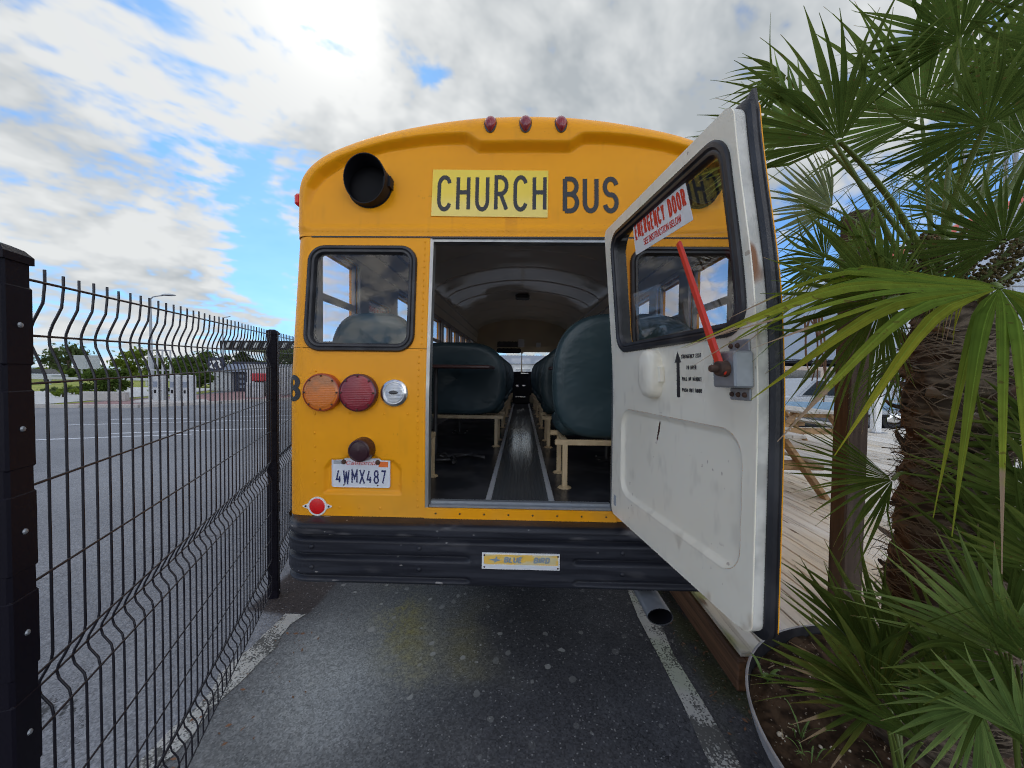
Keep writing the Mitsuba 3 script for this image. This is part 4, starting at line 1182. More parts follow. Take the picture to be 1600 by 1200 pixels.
wire_z = [-.028, .0, .045, .085, .105, .118, .135, .175, .205, .225, .83, .850, .870, .89, .905, .925, .955, .975, .99, 1.50, 1.52, 1.54, 1.56, 1.58, 1.60, 1.63, 1.65, 1.66, 1.735]
wire_o = [0, 0, .004, .020, .026, .027, .026, .012, .003, 0, 0, .003, .012, .022, .026, .022, .004, .001, 0, 0, .003, .012, .022, .026, .022, .004, .001, 0, 0]
wp = fpt(np.zeros(len(wire_z)), np.array(wire_z), np.array(wire_o))
wire_mesh = mikit.ply(tube(wp, .0029, 6), M['wire'], smooth=True)
wr = rng(21)
H_ROWS = [(.0, .0), (.115, .030), (.218, .004), (.432, 0), (.638, 0), (.842, 0), (.902, .029), (.975, .003), (1.18, 0), (1.36, 0), (1.51, 0), (1.572, .029), (1.652, .003), (1.72, 0)]
for pi, (s0, s1, lab) in enumerate(((.03, FL_ - .02, 'black welded wire mesh panel between the two visible posts'), (FL_ + .035, FL_ + 1.95, 'black wire mesh panel beyond the second post, half hidden by the bus'))):
    pk = thing('mesh_fence', lab, 'fence', 'black mesh fence panels')
    N = int((s1 - s0) / .05)
    for k in range(N + 1):
        s = s0 + .02 + k * .05
        if s > s1: break
        d = FD * s
        jx, jz = wr.normal(0, .0012), wr.normal(0, .0015)
        put('vertical_wire', wire_mesh, None, pk, to=T().translate([float(d[0] + FD[0] * jx), float(d[1] + FD[1] * jx), float((ZB - ZA) * s / FL_ + jz)]))
    for z, o in H_ROWS:
        put('horizontal_wire', tube(fpt([s0, s1], np.array([z, z]), np.array([o - .0048, o - .0048])), .0029, 6), 'wire', pk, smooth=True)


def fence_post(c, top, label):
    k = thing('fence_post', label, 'fence post', 'black fence posts')

    def w(v):
        return np.column_stack([c[0] + v[:, 0] * FD[0] + v[:, 1] * FN[0], c[1] + v[:, 0] * FD[1] + v[:, 1] * FN[1], v[:, 2]])
    put('post', xf(box(-.032, .032, -.030, .030, -.05, top, .006), w), 'fencepaint', k, smooth=False)
    cap = np.array([(x, y, z) for x in (-.035, .035) for y in (-.033, .033) for z in (top - .012, top + .003)] + [(x, y, top + .015) for x in (-.026, .026) for y in (-.024, .024)] + [(x, y, top + .021) for x in (-.012, .012) for y in (-.012, .012)])
    put('cap', xf(trimesh.convex.convex_hull(cap), w), 'fencepaint', k)
    zt = top - .045
    for j in range(9):
        put('clip', xf(box(-.0332, .0332, -.0318, .010, zt - .205 * j - .17, zt - .205 * j - .012, .004), w), 'fencepaint', k)
        put('clip_screw', xf(dome(.006, .004, 8, 2), lambda v: w(np.column_stack([v[:, 0], -.0318 - v[:, 2], v[:, 1] + zt - .205 * j - .09]))), 'steel', k)
    return k


fence_post(FA - FD * .014, 1.778, 'black metal fence post at the near end of the mesh fence')
fence_post(FB + FD * .01, 1.815, 'black metal fence post standing beside the rear corner of the bus')

# ------------------------------------------------------------------ the wooden deck
dk = 'deck'
labels[dk] = {'kind': 'structure', 'label': 'pale weathered timber deck to the right of the bus'}
_used['deck'] = 0
r = rng(8)
PW, NP = .1475, 76
DY0, DY1, DZ = 1.90, 10.6, .19
for i in range(NP):
    x0 = 1.105 + PW * i
    cuts = [DY0]
    a = DY0 + r.uniform(2.2, 4.6)
    if i % 2 or i > 45: a = DY0 + r.uniform(3.5, 6)
    if a < DY1 - 1: cuts.append(a)
    if a + 3.2 < DY1 - .6 and i < 50: cuts.append(a + r.uniform(2.8, 3.2))
    cuts.append(DY1)
    for y0, y1 in zip(cuts[:-1], cuts[1:]):
        dz = r.uniform(-.0022, .0022)
        put('plank', box(x0 + .0035, x0 + PW - .0035, y0 + .002, y1 - .002, DZ - .028 + dz, DZ + dz, .004), 'deck', dk)
put('fascia_beam', box(1.085, 1.130, DY0 - .02, DY1, .0, DZ - .032, .006), 'beam', dk)
put('fascia_beam', box(1.131, 12.3, DY0 - .02, DY0 + .025, .0, DZ - .032, .006), 'beam', dk)

# timber posts
solo('timber_post', xf(box(-.057, .057, -.057, .057, DZ, 2.50, .008), lambda v: v + [1.912, 2.27, 0]), 'post', 'thick brown timber post rising from the deck edge behind the planter', 'post')
wp_ = thing('white_post', 'slim white post at the far side of the deck', 'post')
put('shaft', box(8.78, 8.94, 9.70, 9.86, DZ, 2.9, .01), 'white', wp_)
put('base_plate', box(8.70, 9.02, 9.62, 9.94, DZ, DZ + .02, .004), 'steel', wp_)


def picnic(cx, y0, y1, label):
    k = thing('picnic_table', label, 'table', 'picnic tables on the deck')
    z0 = DZ
    for i in range(5):
        x = cx - .37 + .148 * i
        put('top_plank', box(x + .004, x + .144, y0, y1, z0 + .715, z0 + .755, .005), 'palewood', k)
    for s in (-1, 1):
        for j in range(2):
            x = cx + s * .70 - .14 + .142 * j
            put('bench_plank', box(x, x + .136, y0, y1, z0 + .42, z0 + .46, .005), 'palewood', k)
    for y in (y0 + .28, y1 - .28):
        for s in (-1, 1):
            put('leg', bar((cx + s * .28, y, z0 + .715), (cx + s * .80, y, z0), .045, .12, up=(0, 1, 0)), 'tablewood', k)
        put('cross_beam', box(cx - .80, cx + .80, y + .024, y + .066, z0 + .31, z0 + .42, .004), 'tablewood', k)
        put('top_batten', box(cx - .36, cx + .36, y + .024, y + .066, z0 + .62, z0 + .714, .004), 'tablewood', k)


picnic(2.64, 4.10, 5.95, 'wooden picnic table nearest the bus door, its splayed legs showing past the door edge')
picnic(5.35, 6.9, 8.7, 'wooden picnic table further back on the deck, in front of the parked pickup')

# dry leaf scraps and grit along the deck edge and under the fence
r = rng(77)
lit = []
for k in range(150):
    if k < 90: x, y = r.uniform(.92, 1.08), r.uniform(1.2, 2.9)
    else: x, y = -1.30 + r.normal(0, .10), r.uniform(1.1, 2.4)
    s, a = r.uniform(.004, .016), r.uniform(0, 2 * np.pi)
    ca, sa = math.cos(a) * s, math.sin(a) * s
    z = .009
    lit.append((np.array([(x - ca, y - sa, z), (x + sa * .4, y - ca * .4, z + s * .3), (x + ca, y + sa, z + s * .15), (x - sa * .4, y + ca * .4, z)]), np.array([[0, 1, 2, 3]])))
solo('leaf_litter', cat(lit), 'deadleaf', 'scattered dry leaf scraps along the deck edge and the fence foot', 'litter', kind='stuff')

# ------------------------------------------------------------------ planter with soil
PC, PR, PH = np.array([1.52, 1.175]), .70, .355
pk = thing('planter', 'round grey metal planter of dark soil under the palm', 'planter')
put('tub', xf(lathe([(.60, .0), (.655, .18), (PR, PH - .02), (PR + .003, PH - .010), (PR + .004, PH), (PR - .001, PH + .002), (PR - .006, PH)], 96), lambda v: v + [*PC, 0]), 'galv', pk, smooth=50)
put('shaded_dirty_tub_wall', xf(lathe([(PR - .006, PH), (PR - .009, PH - .03), (PR - .02, PH - .12)], 96), lambda v: v + [*PC, 0]), 'black', pk, smooth=50)  # added black inner wall: shade and dirt inside the rim, put into its colour
g = np.linspace(-1, 1, 120)
X, Y = np.meshgrid(g, g, indexing='ij')
u, w = X * np.sqrt(1 - Y * Y / 2) * (PR - .013), Y * np.sqrt(1 - X * X / 2) * (PR - .013)
hh = PH - .052 + .05 * (meshkit.fbm(np.dstack([u * 6, w * 6, u * 0]), 4, 3) - .5) + .022 * (meshkit.fbm(np.dstack([u * 30, w * 30, u * 0]), 3, 4) - .5)
put('soil', grid(np.dstack([u + PC[0], w + PC[1], hh])), 'soil', pk, smooth=True, kind='stuff')


def soil_z(x, y):
    a, b = (x - PC[0]), (y - PC[1])
    return PH - .052 + .05 * (meshkit.fbm(np.array([a * 6, b * 6, 0.0]), 4, 3) - .5) + .022 * (meshkit.fbm(np.array([a * 30, b * 30, 0.0]), 3, 4) - .5)


r = rng(17)
pb, cr, tw_ = [], [], []
ico = trimesh.creation.icosphere(1)
for k in range(420):
    a, q = r.uniform(0, 2 * np.pi), .66 * math.sqrt(r.uniform(0, 1))
    x, y = PC[0] + q * math.cos(a), PC[1] + q * math.sin(a)
    s = r.choice([.003, .004, .006, .009], p=[.5, .3, .15, .05])
    (pb if r.uniform() < .22 else cr).append((np.array(ico.vertices) * s * r.uniform(.6, 1.3, 3) + [x, y, soil_z(x, y) + s * .4], ico.faces))
    if k % 9 == 0:
        th = r.uniform(0, np.pi); l = r.uniform(.012, .05)
        z = soil_z(x, y) + .006
        tw_.append(tube([(x, y, z), (x + l * math.cos(th), y + l * math.sin(th), z + r.uniform(0, .012))], .0016, 5))
put('pebbles', cat(pb), 'pebble', pk, kind='stuff')
put('clods', cat(cr), 'soil', pk, kind='stuff')
put('twigs', cat(tw_), 'straw', pk, kind='stuff')

# ------------------------------------------------------------------ fan palms
def unit(v):
    v = np.asarray(v, float)
    return v / np.linalg.norm(v)


def fan(hub, tip, half, seed, face=None, n=None, droop=.10, fuse=.42, hang=0.0, thin=1.0, fall=.26):
    """A pleated fan leaf: leaflets joined to about half their length, then free and pointed."""
    r = rng(seed)
    hub, tip = np.asarray(hub, float), np.asarray(tip, float)
    a = tip - hub; L = np.linalg.norm(a); a /= L
    nf = unit(EYE - hub) if face is None else unit(face)
    nf = nf - a * (nf @ a) + 0.0
    nf = unit(nf + np.cross(a, nf) * r.normal(0, .22))
    b = np.cross(nf, a)
    A = math.radians(half)
    n = n or max(8, int(half * 2 / 5.0))
    ph = np.linspace(-A, A, n) + r.normal(0, .012, n)
    dphi = 2 * A / (n - 1)
    ts = np.array([.03, .15, .28, .40, .50, .60, .70, .80, .88, .95, 1.0])
    V, F, UVs = [], [], []
    base = 0
    wav = r.uniform(0, 6)
    for i, p in enumerate(ph):
        li = L * (1 - fall * (min(1.0, abs(p) / (1.15 if hang > .3 else max(A, 1.0)))) ** 2) * r.uniform(.88, 1.06)
        d = math.cos(p) * a + math.sin(p) * b
        sd = -math.sin(p) * a + math.cos(p) * b
        kink = r.normal(0, .05) * (1 + 2.5 * (r.uniform() < .18))
        bmax = 2.6 * hang * (.12 + .88 * min(1.0, abs(p) / 1.15)) * r.uniform(.75, 1.15)
        pos, tp = hub + d * .0, 0.0
        hg = hang * (.15 + .85 * min(1.0, abs(p) / 1.3)) * r.uniform(.7, 1.2)
        dr_ = droop * r.uniform(.5, 1.4) + hg
        cup = .10 * math.sin(p * 1.3 + wav)
        tf = fuse * r.uniform(.85, 1.2)
        wmax = tf * li * dphi * .5 * thin
        for t in ts:
            rr = t * li
            f = max(0, t - tf) / (1 - tf)
            wd = rr * dphi * .52 if t < tf else wmax * 1.04 * (1 - f ** 1.15)
            wd = max(min(wd, wmax * 1.04), .0006)
            c = hub + d * rr + sd * kink * rr * f * 1.4 + nf * L * (cup * t * t + .02 * t * (1 if i % 2 else -1) * f)
            down = dr_ * L * (t ** 2.2)
            if hang:
                bb = bmax * (1 - (1 - min(1.0, 1.6 * f)) ** 2)
                pos = pos + (t - tp) * li * (d * math.cos(bb) - np.array([0, 0, 1.0]) * math.sin(bb)) - np.array([0, 0, droop * L * (t * t - tp * tp)])
                tp = t
                c, down = pos + nf * L * cup * t * t * .5, 0.0
            c = c - np.array([0, 0, down])
            V += [c - sd * wd, c + nf * wd * .62, c + sd * wd]
            UVs += [(i + .02, t), (i + .5, t), (i + .98, t)]
        m = len(ts)
        for k in range(m - 1):
            o = base + 3 * k
            F += [(o, o + 3, o + 4), (o, o + 4, o + 1), (o + 1, o + 4, o + 5), (o + 1, o + 5, o + 2)]
        base += 3 * m
    return np.array(V), np.array(F), np.array(UVs)


def curve(p, q, sag, n=10, bow=(0, 0, 0)):
    p, q = np.asarray(p, float), np.asarray(q, float)
    t = np.linspace(0, 1, n)[:, None]
    return p + (q - p) * t + np.array([0, 0, sag]) * 4 * t * (1 - t) + np.asarray(bow) * 4 * t * (1 - t)


FANS = [
    ('P', 'dark', (0.919, 1.162, 2.246), (0.555, 1.080, 2.470), 66, 0), ('P', 'mid', (1.549, 1.567, 2.575), (1.333, 1.477, 3.100), 100, 0), ('P', 'dark', (1.296, 1.132, 2.271), (1.010, 1.029, 2.411), 112, 0),
    ('P', 'dark', (0.976, 1.135, 1.941), (0.710, 1.032, 2.066), 98, 0), ('P', 'dark', (1.250, 1.041, 1.918), (0.998, 0.959, 2.076), 108, 0), ('P', 'mid', (0.942, 1.029, 1.764), (0.560, 0.949, 1.735), 150, 0),
    ('P', 'yel', (1.068, 0.892, 1.764), (0.335, 0.720, 1.700), 125, .52), ('P', 'mid', (1.182, 1.543, 2.020), (0.912, 1.487, 2.038), 85, 0), ('P', 'dark', (1.261, 1.322, 1.215), (0.823, 1.214, 1.307), 46, 0),
    ('P', 'pale', (1.324, 1.704, 2.287), (0.960, 1.640, 2.354), 60, 0), ('P', 'dark', (1.903, 1.768, 2.301), (1.815, 1.724, 2.595), 80, 0), ('P', 'mid', (1.922, 1.582, 2.767), (1.718, 1.486, 3.105), 90, 0),
    ('P', 'light', (1.087, 1.555, 2.544), (0.66, 1.495, 2.531), 50, 0), ('P', 'dark', (1.511, 1.541, 1.674), (1.391, 1.481, 1.416), 60, .2),
    ('P', 'dark', (1.761, 1.444, 1.566), (1.585, 1.332, 1.284), 70, .1),
    ('P', 'mid', (1.75, 1.25, 2.55), (1.60, 1.15, 2.95), 95, 0), ('P', 'dark', (1.95, 1.35, 2.05), (2.25, 1.25, 2.15), 95, 0), ('P', 'mid', (1.60, 1.85, 2.2), (1.70, 2.15, 2.35), 90, 0), ('P', 'dark', (2.0, 1.6, 1.75), (2.3, 1.65, 1.60), 80, .1),
    ('A', 'mid', (1.033, 1.100, 0.635), (0.778, 1.053, 0.963), 60, 0), ('A', 'dark', (1.280, 1.306, 0.608), (1.004, 1.310, 0.995), 24, 0), ('A', 'yt', (1.020, 1.080, 0.647), (0.719, 0.995, 0.733), 28, .05), ('A', 'dark', (1.18, 1.25, .60), (1.02, 1.33, .92), 34, 0),
    ('B', 'light', (1.217, 0.961, 0.881), (0.933, 0.933, 1.170), 50, 0), ('B', 'dark', (1.197, 0.931, 0.875), (0.795, 0.852, 0.916), 22, 0), ('B', 'light', (1.082, 0.906, 0.791), (0.844, 0.798, 0.748), 55, .2),
    ('B', 'dark', (1.210, 1.056, 0.689), (1.116, 1.114, 1.048), 22, 0), ('B', 'mid', (1.119, 1.004, 0.713), (0.936, 0.953, 0.817), 40, 0), ('B', 'mid', (1.23, .98, .87), (1.30, .98, 1.20), 40, 0),
    ('C', 'dark', (1.413, 1.026, 1.216), (1.110, 1.025, 1.463), 44, 0), ('C', 'dark', (1.383, 1.017, 0.949), (1.184, 1.074, 1.371), 22, 0), ('C', 'mid', (1.191, 0.861, 0.900), (1.103, 0.865, 1.125), 50, 0), ('C', 'dark', (1.47, 1.10, 1.05), (1.33, 1.12, 1.42), 45, 0),
    ('C', 'mid', (1.55, .95, 1.0), (1.85, .9, 1.25), 60, 0),
    ('C', 'dark', (1.584, 1.184, 1.356), (1.238, 1.131, 1.545), 50, 0), ('C', 'mid', (1.273, 0.919, 1.101), (1.037, 0.899, 1.328), 40, 0), ('C', 'dark', (1.151, 0.856, 0.729), (1.062, 0.861, 1.011), 45, 0),
    ('A', 'mid', (1.033, 0.980, 0.631), (0.824, 0.952, 0.895), 42, 0), ('B', 'light', (1.056, 0.806, 0.818), (0.898, 0.787, 1.004), 48, 0), ('P', 'dark', (1.712, 1.365, 2.346), (1.496, 1.318, 2.668), 80, 0),
    ('P', 'mid', (1.526, 1.422, 2.756), (1.313, 1.376, 3.100), 90, 0), ('P', 'mid', (0.954, 1.455, 2.653), (0.697, 1.394, 2.498), 40, 0),
]
FACE = {6: (-.15, -.70, .70), 3: (.1, -.8, .5), 8: (0, -1, .15)}
CROWN = np.array([1.46, 1.37, 1.78])
palm = thing('palm_tree', 'tall fan palm with a shaggy brown trunk, leaning its leaves over the open bus door', 'palm tree')
suck = {'A': (thing('fan_palm_sucker', 'young fan palm shoot nearest the bus door, with brown tipped leaves', 'plant', 'young fan palms in the planter'), np.array([1.17, 1.16, .30])),
        'B': (thing('fan_palm_sucker', 'light green young fan palm in front of the trunk foot', 'plant', 'young fan palms in the planter'), np.array([1.30, .98, .30])),
        'C': (thing('fan_palm_sucker', 'dark green young fan palm to the right of the trunk', 'plant', 'young fan palms in the planter'), np.array([1.58, 1.02, .30]))}
for i, (g, c, hub, tip, half_, hang) in enumerate(FANS):
    r = rng(900 + i)
    par = palm if g == 'P' else suck[g][0]
    V, F, U = fan(hub, tip, half_, 100 + i, droop=.06 if g != 'P' or c == 'yel' else .10, hang=hang, fuse=.42 if g == 'P' else .44, thin=.92 if g == 'P' else 1.0, face=FACE.get(i), fall={6: .70, 5: .55}.get(i, .26), n=54 if c == 'yel' else max(8, int(half_ * 2 / 5.8)) if g != 'P' else 26 if i == 8 else None)
    lk = put('leaf', (V, F), 'leaf_' + c, par, smooth=False, uv=U, label='yellowing leaf with brown tips, drooping' if c == 'yel' else None)
    hub = np.array(hub); tipv = unit(np.array(tip) - hub)
    st = (CROWN + [r.uniform(-.06, .06), r.uniform(-.06, .06), r.uniform(-.10, .06)]) if g == 'P' else suck[g][1] + [r.uniform(-.03, .03), r.uniform(-.03, .03), 0]
    if i == 8: st = np.array([1.40, 1.36, 1.15])
    P = curve(st, hub, .05 if g == 'P' else .03, 10)
    put('petiole', tube(P, np.linspace(.013, .007, 10) * (1 if g == 'P' else .6), 6, flat=.6), 'petiole', lk, smooth=True)
# trunk
zz = np.linspace(.28, 1.80, 130)
aa = np.linspace(0, 2 * np.pi, 73)[:-1]
AX = np.column_stack([1.452 + .015 * np.sin(zz * 2.2), 1.33 + .02 * np.cos(zz * 1.6), zz])
rad = .126 + .018 * np.sin(zz * 3.1) + .03 * np.clip((zz - 1.35) / .4, 0, 1) - .06 * np.clip((zz - 1.60) / .20, 0, 1) + .03 * np.clip((.5 - zz) / .2, 0, 1)
A2, Z2 = np.meshgrid(aa, zz)
wob = meshkit.fbm(np.dstack([np.cos(A2) * 3, np.sin(A2) * 3, Z2 * 9]), 4, 6) - .5
scal = ((Z2 * 11 + A2 / (2 * np.pi) * 2) % 1.0)
R2 = rad[:, None] + .040 * wob + .018 * (1 - scal)
Pt = np.dstack([AX[:, :1] + R2 * np.cos(A2), AX[:, 1:2] + R2 * np.sin(A2), Z2 - .03 * (1 - scal) * 0])
v, f = grid(Pt)
i2 = np.arange(130 * 72).reshape(130, 72)
f = np.stack([i2[:-1], np.roll(i2, -1, 1)[:-1], np.roll(i2, -1, 1)[1:], i2[1:]], -1).reshape(-1, 4)
tk = put('trunk', (v, f), 'trunk', palm, smooth=True)
# leaf-base stubs: a spiral of torn husks
r = rng(41)
stub = []
for vv in range(3):
    rr = rng(60 + vv)
    sec = []
    for t in np.linspace(0, 1, 6):
        w_ = (.034 * (1 - .55 * t)) * (1 if t < .95 else .8)
        th = .010 * (1 - .4 * t)
        up = .030 * t * t + rr.normal(0, .002)
        sec.append([(.065 * t, -w_, up - .25 * w_), (.065 * t, 0, up + th), (.065 * t, w_, up - .25 * w_), (.065 * t, 0, up - th)])
    v = np.array(sec).reshape(-1, 3); f = []
    for k in range(5):
        for q in range(4):
            a, b = k * 4 + q, k * 4 + (q + 1) % 4
            f.append((a, b, b + 4, a + 4))
    f += [(20, 21, 22, 23)]
    stub.append([mikit.ply(vf((v, np.array(f))), M[m_]) for m_ in ('trunk', 'husk')])
k = 0
for z in np.arange(.40, 1.74, .0165):
    a = k * 2.39996 + r.normal(0, .12)
    j = np.argmin(abs(zz - z)); rb = rad[j] - .005
    c = AX[j] + [rb * math.cos(a), rb * math.sin(a), 0]
    put('leaf_base', stub[k % 3][1 if r.uniform() < .33 else 0], None, palm, to=T().translate([float(c[0]), float(c[1]), float(z)]).rotate([0, 0, 1], math.degrees(a) + float(r.normal(0, 12))).rotate([0, 1, 0], float(r.uniform(-35, 22))).scale(float(r.uniform(.65, 1.05))))
    k += 1
# fibres wrapped round the trunk
fb = []
for k in range(1500):
    z = r.uniform(.36, 1.74); a = r.uniform(0, 2 * np.pi); l = r.uniform(.25, 1.1); j = np.argmin(abs(zz - z))
    m = 7
    q = np.linspace(0, 1, m)
    rr = rad[j] + .020 + r.uniform(-.008, .022) + .035 * (r.uniform() < .25) * q ** 2
    an = a + l * q
    hz = z + r.normal(0, .05) * q + .03 * np.sin(q * 3 + r.uniform(0, 6)) * r.uniform(0, 1)
    P = np.column_stack([AX[j, 0] + rr * np.cos(an), AX[j, 1] + rr * np.sin(an), hz])
    wv = np.array([0, 0, r.uniform(.0008, .0022)])
    v = np.stack([P - wv, P + wv], 1)
    fb.append(grid(v))
put('fibres', cat(fb), 'fibre', palm, kind='stuff')
# seed heads
pods = [((1.285, 1.40, 1.90), (-.08, -.02, .05)), ((1.33, 1.32, 1.93), (-.05, -.06, .08)), ((1.39, 1.27, 1.93), (-.01, -.07, .10)), ((1.50, 1.28, 1.93), (.06, -.06, .10)), ((1.64, 1.34, 1.93), (.12, -.04, .09)), ((1.25, 1.38, 1.85), (-.09, -.03, .0))]
ic0 = trimesh.creation.icosphere(0)
for i, (c, d) in enumerate(pods):
    c = np.array(c); d = np.array(d); u, s, w = frame_of(d)
    r = rng(70 + i); ms = []
    L = np.linalg.norm(d) * 1.1
    for k in range(420):
        t = r.uniform(-.6, 1)
        q = .042 * math.sqrt(max(0, 1 - t * t)) * math.sqrt(r.uniform(.25, 1)) + .004
        b = r.uniform(0, 2 * np.pi)
        p = c + u * t * L + (s * math.cos(b) + w * math.sin(b)) * q
        ms.append((np.array(ic0.vertices) * r.uniform(.0035, .006) + p, ic0.faces))
    pd = put('seed_head', cat(ms), 'pod', palm, label='brown seed head')
    put('stalk', tube(curve(CROWN - [0, 0, .05], c + d, .02, 6), .009, 6), 'petiole', pd, smooth=True)
# dead hanging leaf and stray threads
r = rng(99)
dd = []
for k in range(7):
    p = np.array([1.02 + .02 * k * .5, 1.42, 1.78]); q = p + [r.normal(.0, .02), r.normal(0, .03), -.16 - .05 * k * .5]
    P = curve(p, q, 0, 7, (r.normal(0, .015), 0, 0))
    wv = np.array([.0045, 0, 0]) * np.linspace(1, .5, 7)[:, None]
    dd.append(grid(np.stack([P - wv, P + wv], 1)))
put('dead_leaf', cat(dd), 'deadleaf', palm, label='brown dead leaf hanging in strips')
hair = []
for k in range(170):
    p = CROWN + [r.uniform(-.45, .25), r.uniform(-.25, .2), r.uniform(.1, .62)]
    q = p + unit([r.normal(0, 1), r.normal(0, .5), r.normal(-.2, .8)]) * r.uniform(.1, .32)
    hair.append(tube(curve(p, q, r.normal(0, .03), 6), .0011, 4, caps=False))
put('threads', cat(hair), 'petiole', palm, kind='stuff')
# weeds in the soil
r = rng(123)
for i, (x, y, nb, h, lab) in enumerate(((.985, 1.34, 9, .085, 'tuft of thin grass at the planter rim'), (.96, 1.24, 7, .06, 'small grass tuft in the bare soil beside the planter rim'), (1.02, 1.56, 8, .07, 'low leafy weed under the open door edge'), (1.16, 1.18, 10, .09, 'wispy weed at the foot of the young palm'), (1.02, 1.02, 7, .05, 'little green seedling in the front of the soil'))):
    kk = thing('weed', lab, 'weed', 'weeds in the planter soil')
    for b in range(nb):
        a = r.uniform(0, 2 * np.pi); hh_ = h * r.uniform(.6, 1.3)
        p = np.array([x + r.normal(0, .012), y + r.normal(0, .012), soil_z(x, y) - .004])
        q = p + [math.cos(a) * hh_ * .75, math.sin(a) * hh_ * .75, hh_ * r.uniform(.5, 1)]
        P = curve(p, q, .02, 6)
        sd = np.array([-math.sin(a), math.cos(a), 0])
        wv = sd * ((.0024 if i in (0, 1, 3) else .008) * np.array([.5, .8, 1, .9, .6, .05]))[:, None]
        put('blade', grid(np.stack([P - wv, P + [0, 0, .001], P + wv], 1)), 'weed', kk)

# ------------------------------------------------------------------ behind the deck: vehicles, a gabled building, a lattice mast
def wheel(par, x, y, r_=.34, w=.22):
    k = put('wheel', xf(lathe([(.01, w / 2), (r_ * .60, w / 2), (r_ * .62, w / 2 + .01), (r_ * .94, w / 2), (r_, w / 2 - .04), (r_, -w / 2 + .04), (r_ * .94, -w / 2), (.01, -w / 2)], 32), lambda v: np.column_stack([x + v[:, 0], y + v[:, 2], r_ + v[:, 1]])), 'tyre', par, smooth=40)
    put('rim', xf(lathe([(.01, .03), (r_ * .3, .05), (r_ * .55, .02), (r_ * .6, .0)], 24), lambda v: np.column_stack([x + v[:, 0], y - w / 2 - .012 - v[:, 2] * .3, r_ + v[:, 1]])), 'chrome', k, smooth=40)


def side_body(poly, y0, y1, bev=.05):
    """A side outline swept across the vehicle, drawn in a little at both sides."""
    poly = Polygon(poly).buffer(.04, join_style='round').buffer(-.04)
    a = xf(ext(poly, y1 - y0 - 2 * bev), lambda v: np.column_stack([v[:, 0], y0 + bev + v[:, 2], v[:, 1]]))
    sm = poly.buffer(-.03)
    b = xf(ext(sm, y1 - y0), lambda v: np.column_stack([v[:, 0], y0 + v[:, 2], v[:, 1]]))
    return cat([a, b])


pu = thing('pickup_truck', 'pale blue and white pickup truck parked beyond the deck', 'pickup truck')
put('body', side_body([(6.6, .42), (11.75, .42), (11.80, .92), (9.95, .94), (8.35, .98), (7.0, .95), (6.55, .80)], 11.3, 13.0), 'whitecar', pu, smooth=30)
put('waist_band', side_body([(6.6, .62), (11.80, .62), (11.81, .84), (6.56, .84)], 11.285, 13.015, .01), 'paleblue', pu, smooth=30)
put('cab', side_body([(8.05, .96), (8.62, 1.50), (9.72, 1.54), (9.95, .96)], 11.4, 12.9, .08), 'whitecar', pu, smooth=30)
for nm, pg in (('windscreen', [(8.19, 1.02), (8.60, 1.44), (8.86, 1.46), (8.84, 1.02)]), ('side_window', [(8.92, 1.02), (8.93, 1.46), (9.62, 1.46), (9.78, 1.02)])):
    put(nm, xf(ext(Polygon(pg), .02), lambda v: np.column_stack([v[:, 0], 11.375 + v[:, 2], v[:, 1]])), 'darkglass', pu)
put('bed_rail', box(9.98, 11.78, 11.30, 11.40, .93, .975), 'paleblue', pu)
put('tail_lamp', box(11.50, 11.78, 11.255, 11.30, .56, .74, .01), 'taillight', pu)
put('rear_bumper', box(11.70, 11.95, 11.3, 13.0, .40, .54, .03), 'chrome', pu)
put('sill', box(7.6, 10.6, 11.27, 11.30, .42, .50), 'matblack', pu)
for x in (7.35, 10.75):
    wheel(pu, x, 11.42)
cv = thing('camper_van', 'cream and brown off-road van with a black roof rack, behind the pickup', 'van')
put('body', side_body([(8.6, .55), (13.6, .55), (13.7, 1.25), (12.9, 1.95), (9.0, 2.0), (8.55, 1.3)], 15.6, 17.4), 'creamcar', cv, smooth=30)
put('lower_band', side_body([(8.55, .62), (13.68, .62), (13.70, 1.18), (8.53, 1.18)], 15.585, 17.415, .01), 'greypaint', cv, smooth=30)
for a, b in ((9.1, 10.3), (10.5, 11.9), (12.1, 12.8)):
    put('side_window', box(a, b, 15.58, 15.61, 1.42, 1.82, .01), 'darkglass', cv)
rk = put('roof_rack', cat([box(8.9, 13.0, 15.7, 17.3, 2.10, 2.14)] + [box(x, x + .05, 15.7, 17.3, 2.0, 2.25) for x in (8.9, 10.2, 11.6, 12.95)] + [box(8.9, 13.0, y, y + .04, 2.22, 2.26) for y in (15.7, 17.26)]), 'matblack', cv)
for x in (9.5, 12.6):
    wheel(cv, x, 15.75, .42, .26)
gb = thing('gabled_building', 'pale blue-grey building with a coral red gable trim, behind the palm', 'building')
put('wall', xf(ext(Polygon([(19.4, 0), (40, 0), (40, 6), (29.5, 12.2), (19.4, 7.6)]), 8), lambda v: np.column_stack([v[:, 0], 21.2 + v[:, 2], v[:, 1]])), 'palewall', gb)
put('gable_trim', bar((18.6, 21.0, 7.55), (29.5, 21.0, 12.6), .3, .55, up=(0, 1, 0)), 'coral', gb)
put('gable_trim', bar((29.5, 21.0, 12.6), (40.6, 21.0, 6.2), .3, .55, up=(0, 1, 0)), 'coral', gb)
put('fascia_sign', box(19.6, 23.6, 21.0, 21.19, 6.3, 7.3), 'teal', gb)
for x in (20.6, 24.2, 27.8):
    wk = put('window', box(x, x + 2.2, 21.12, 21.19, 1.2, 4.6), 'white', gb)
    put('pane', box(x + .15, x + 2.05, 21.09, 21.119, 1.35, 4.45), 'darkglass', wk)
mast = thing('lattice_mast', 'thin grey steel lattice mast seen through the palm leaves', 'mast')
mx, my = 4.05, 3.35
ms = []
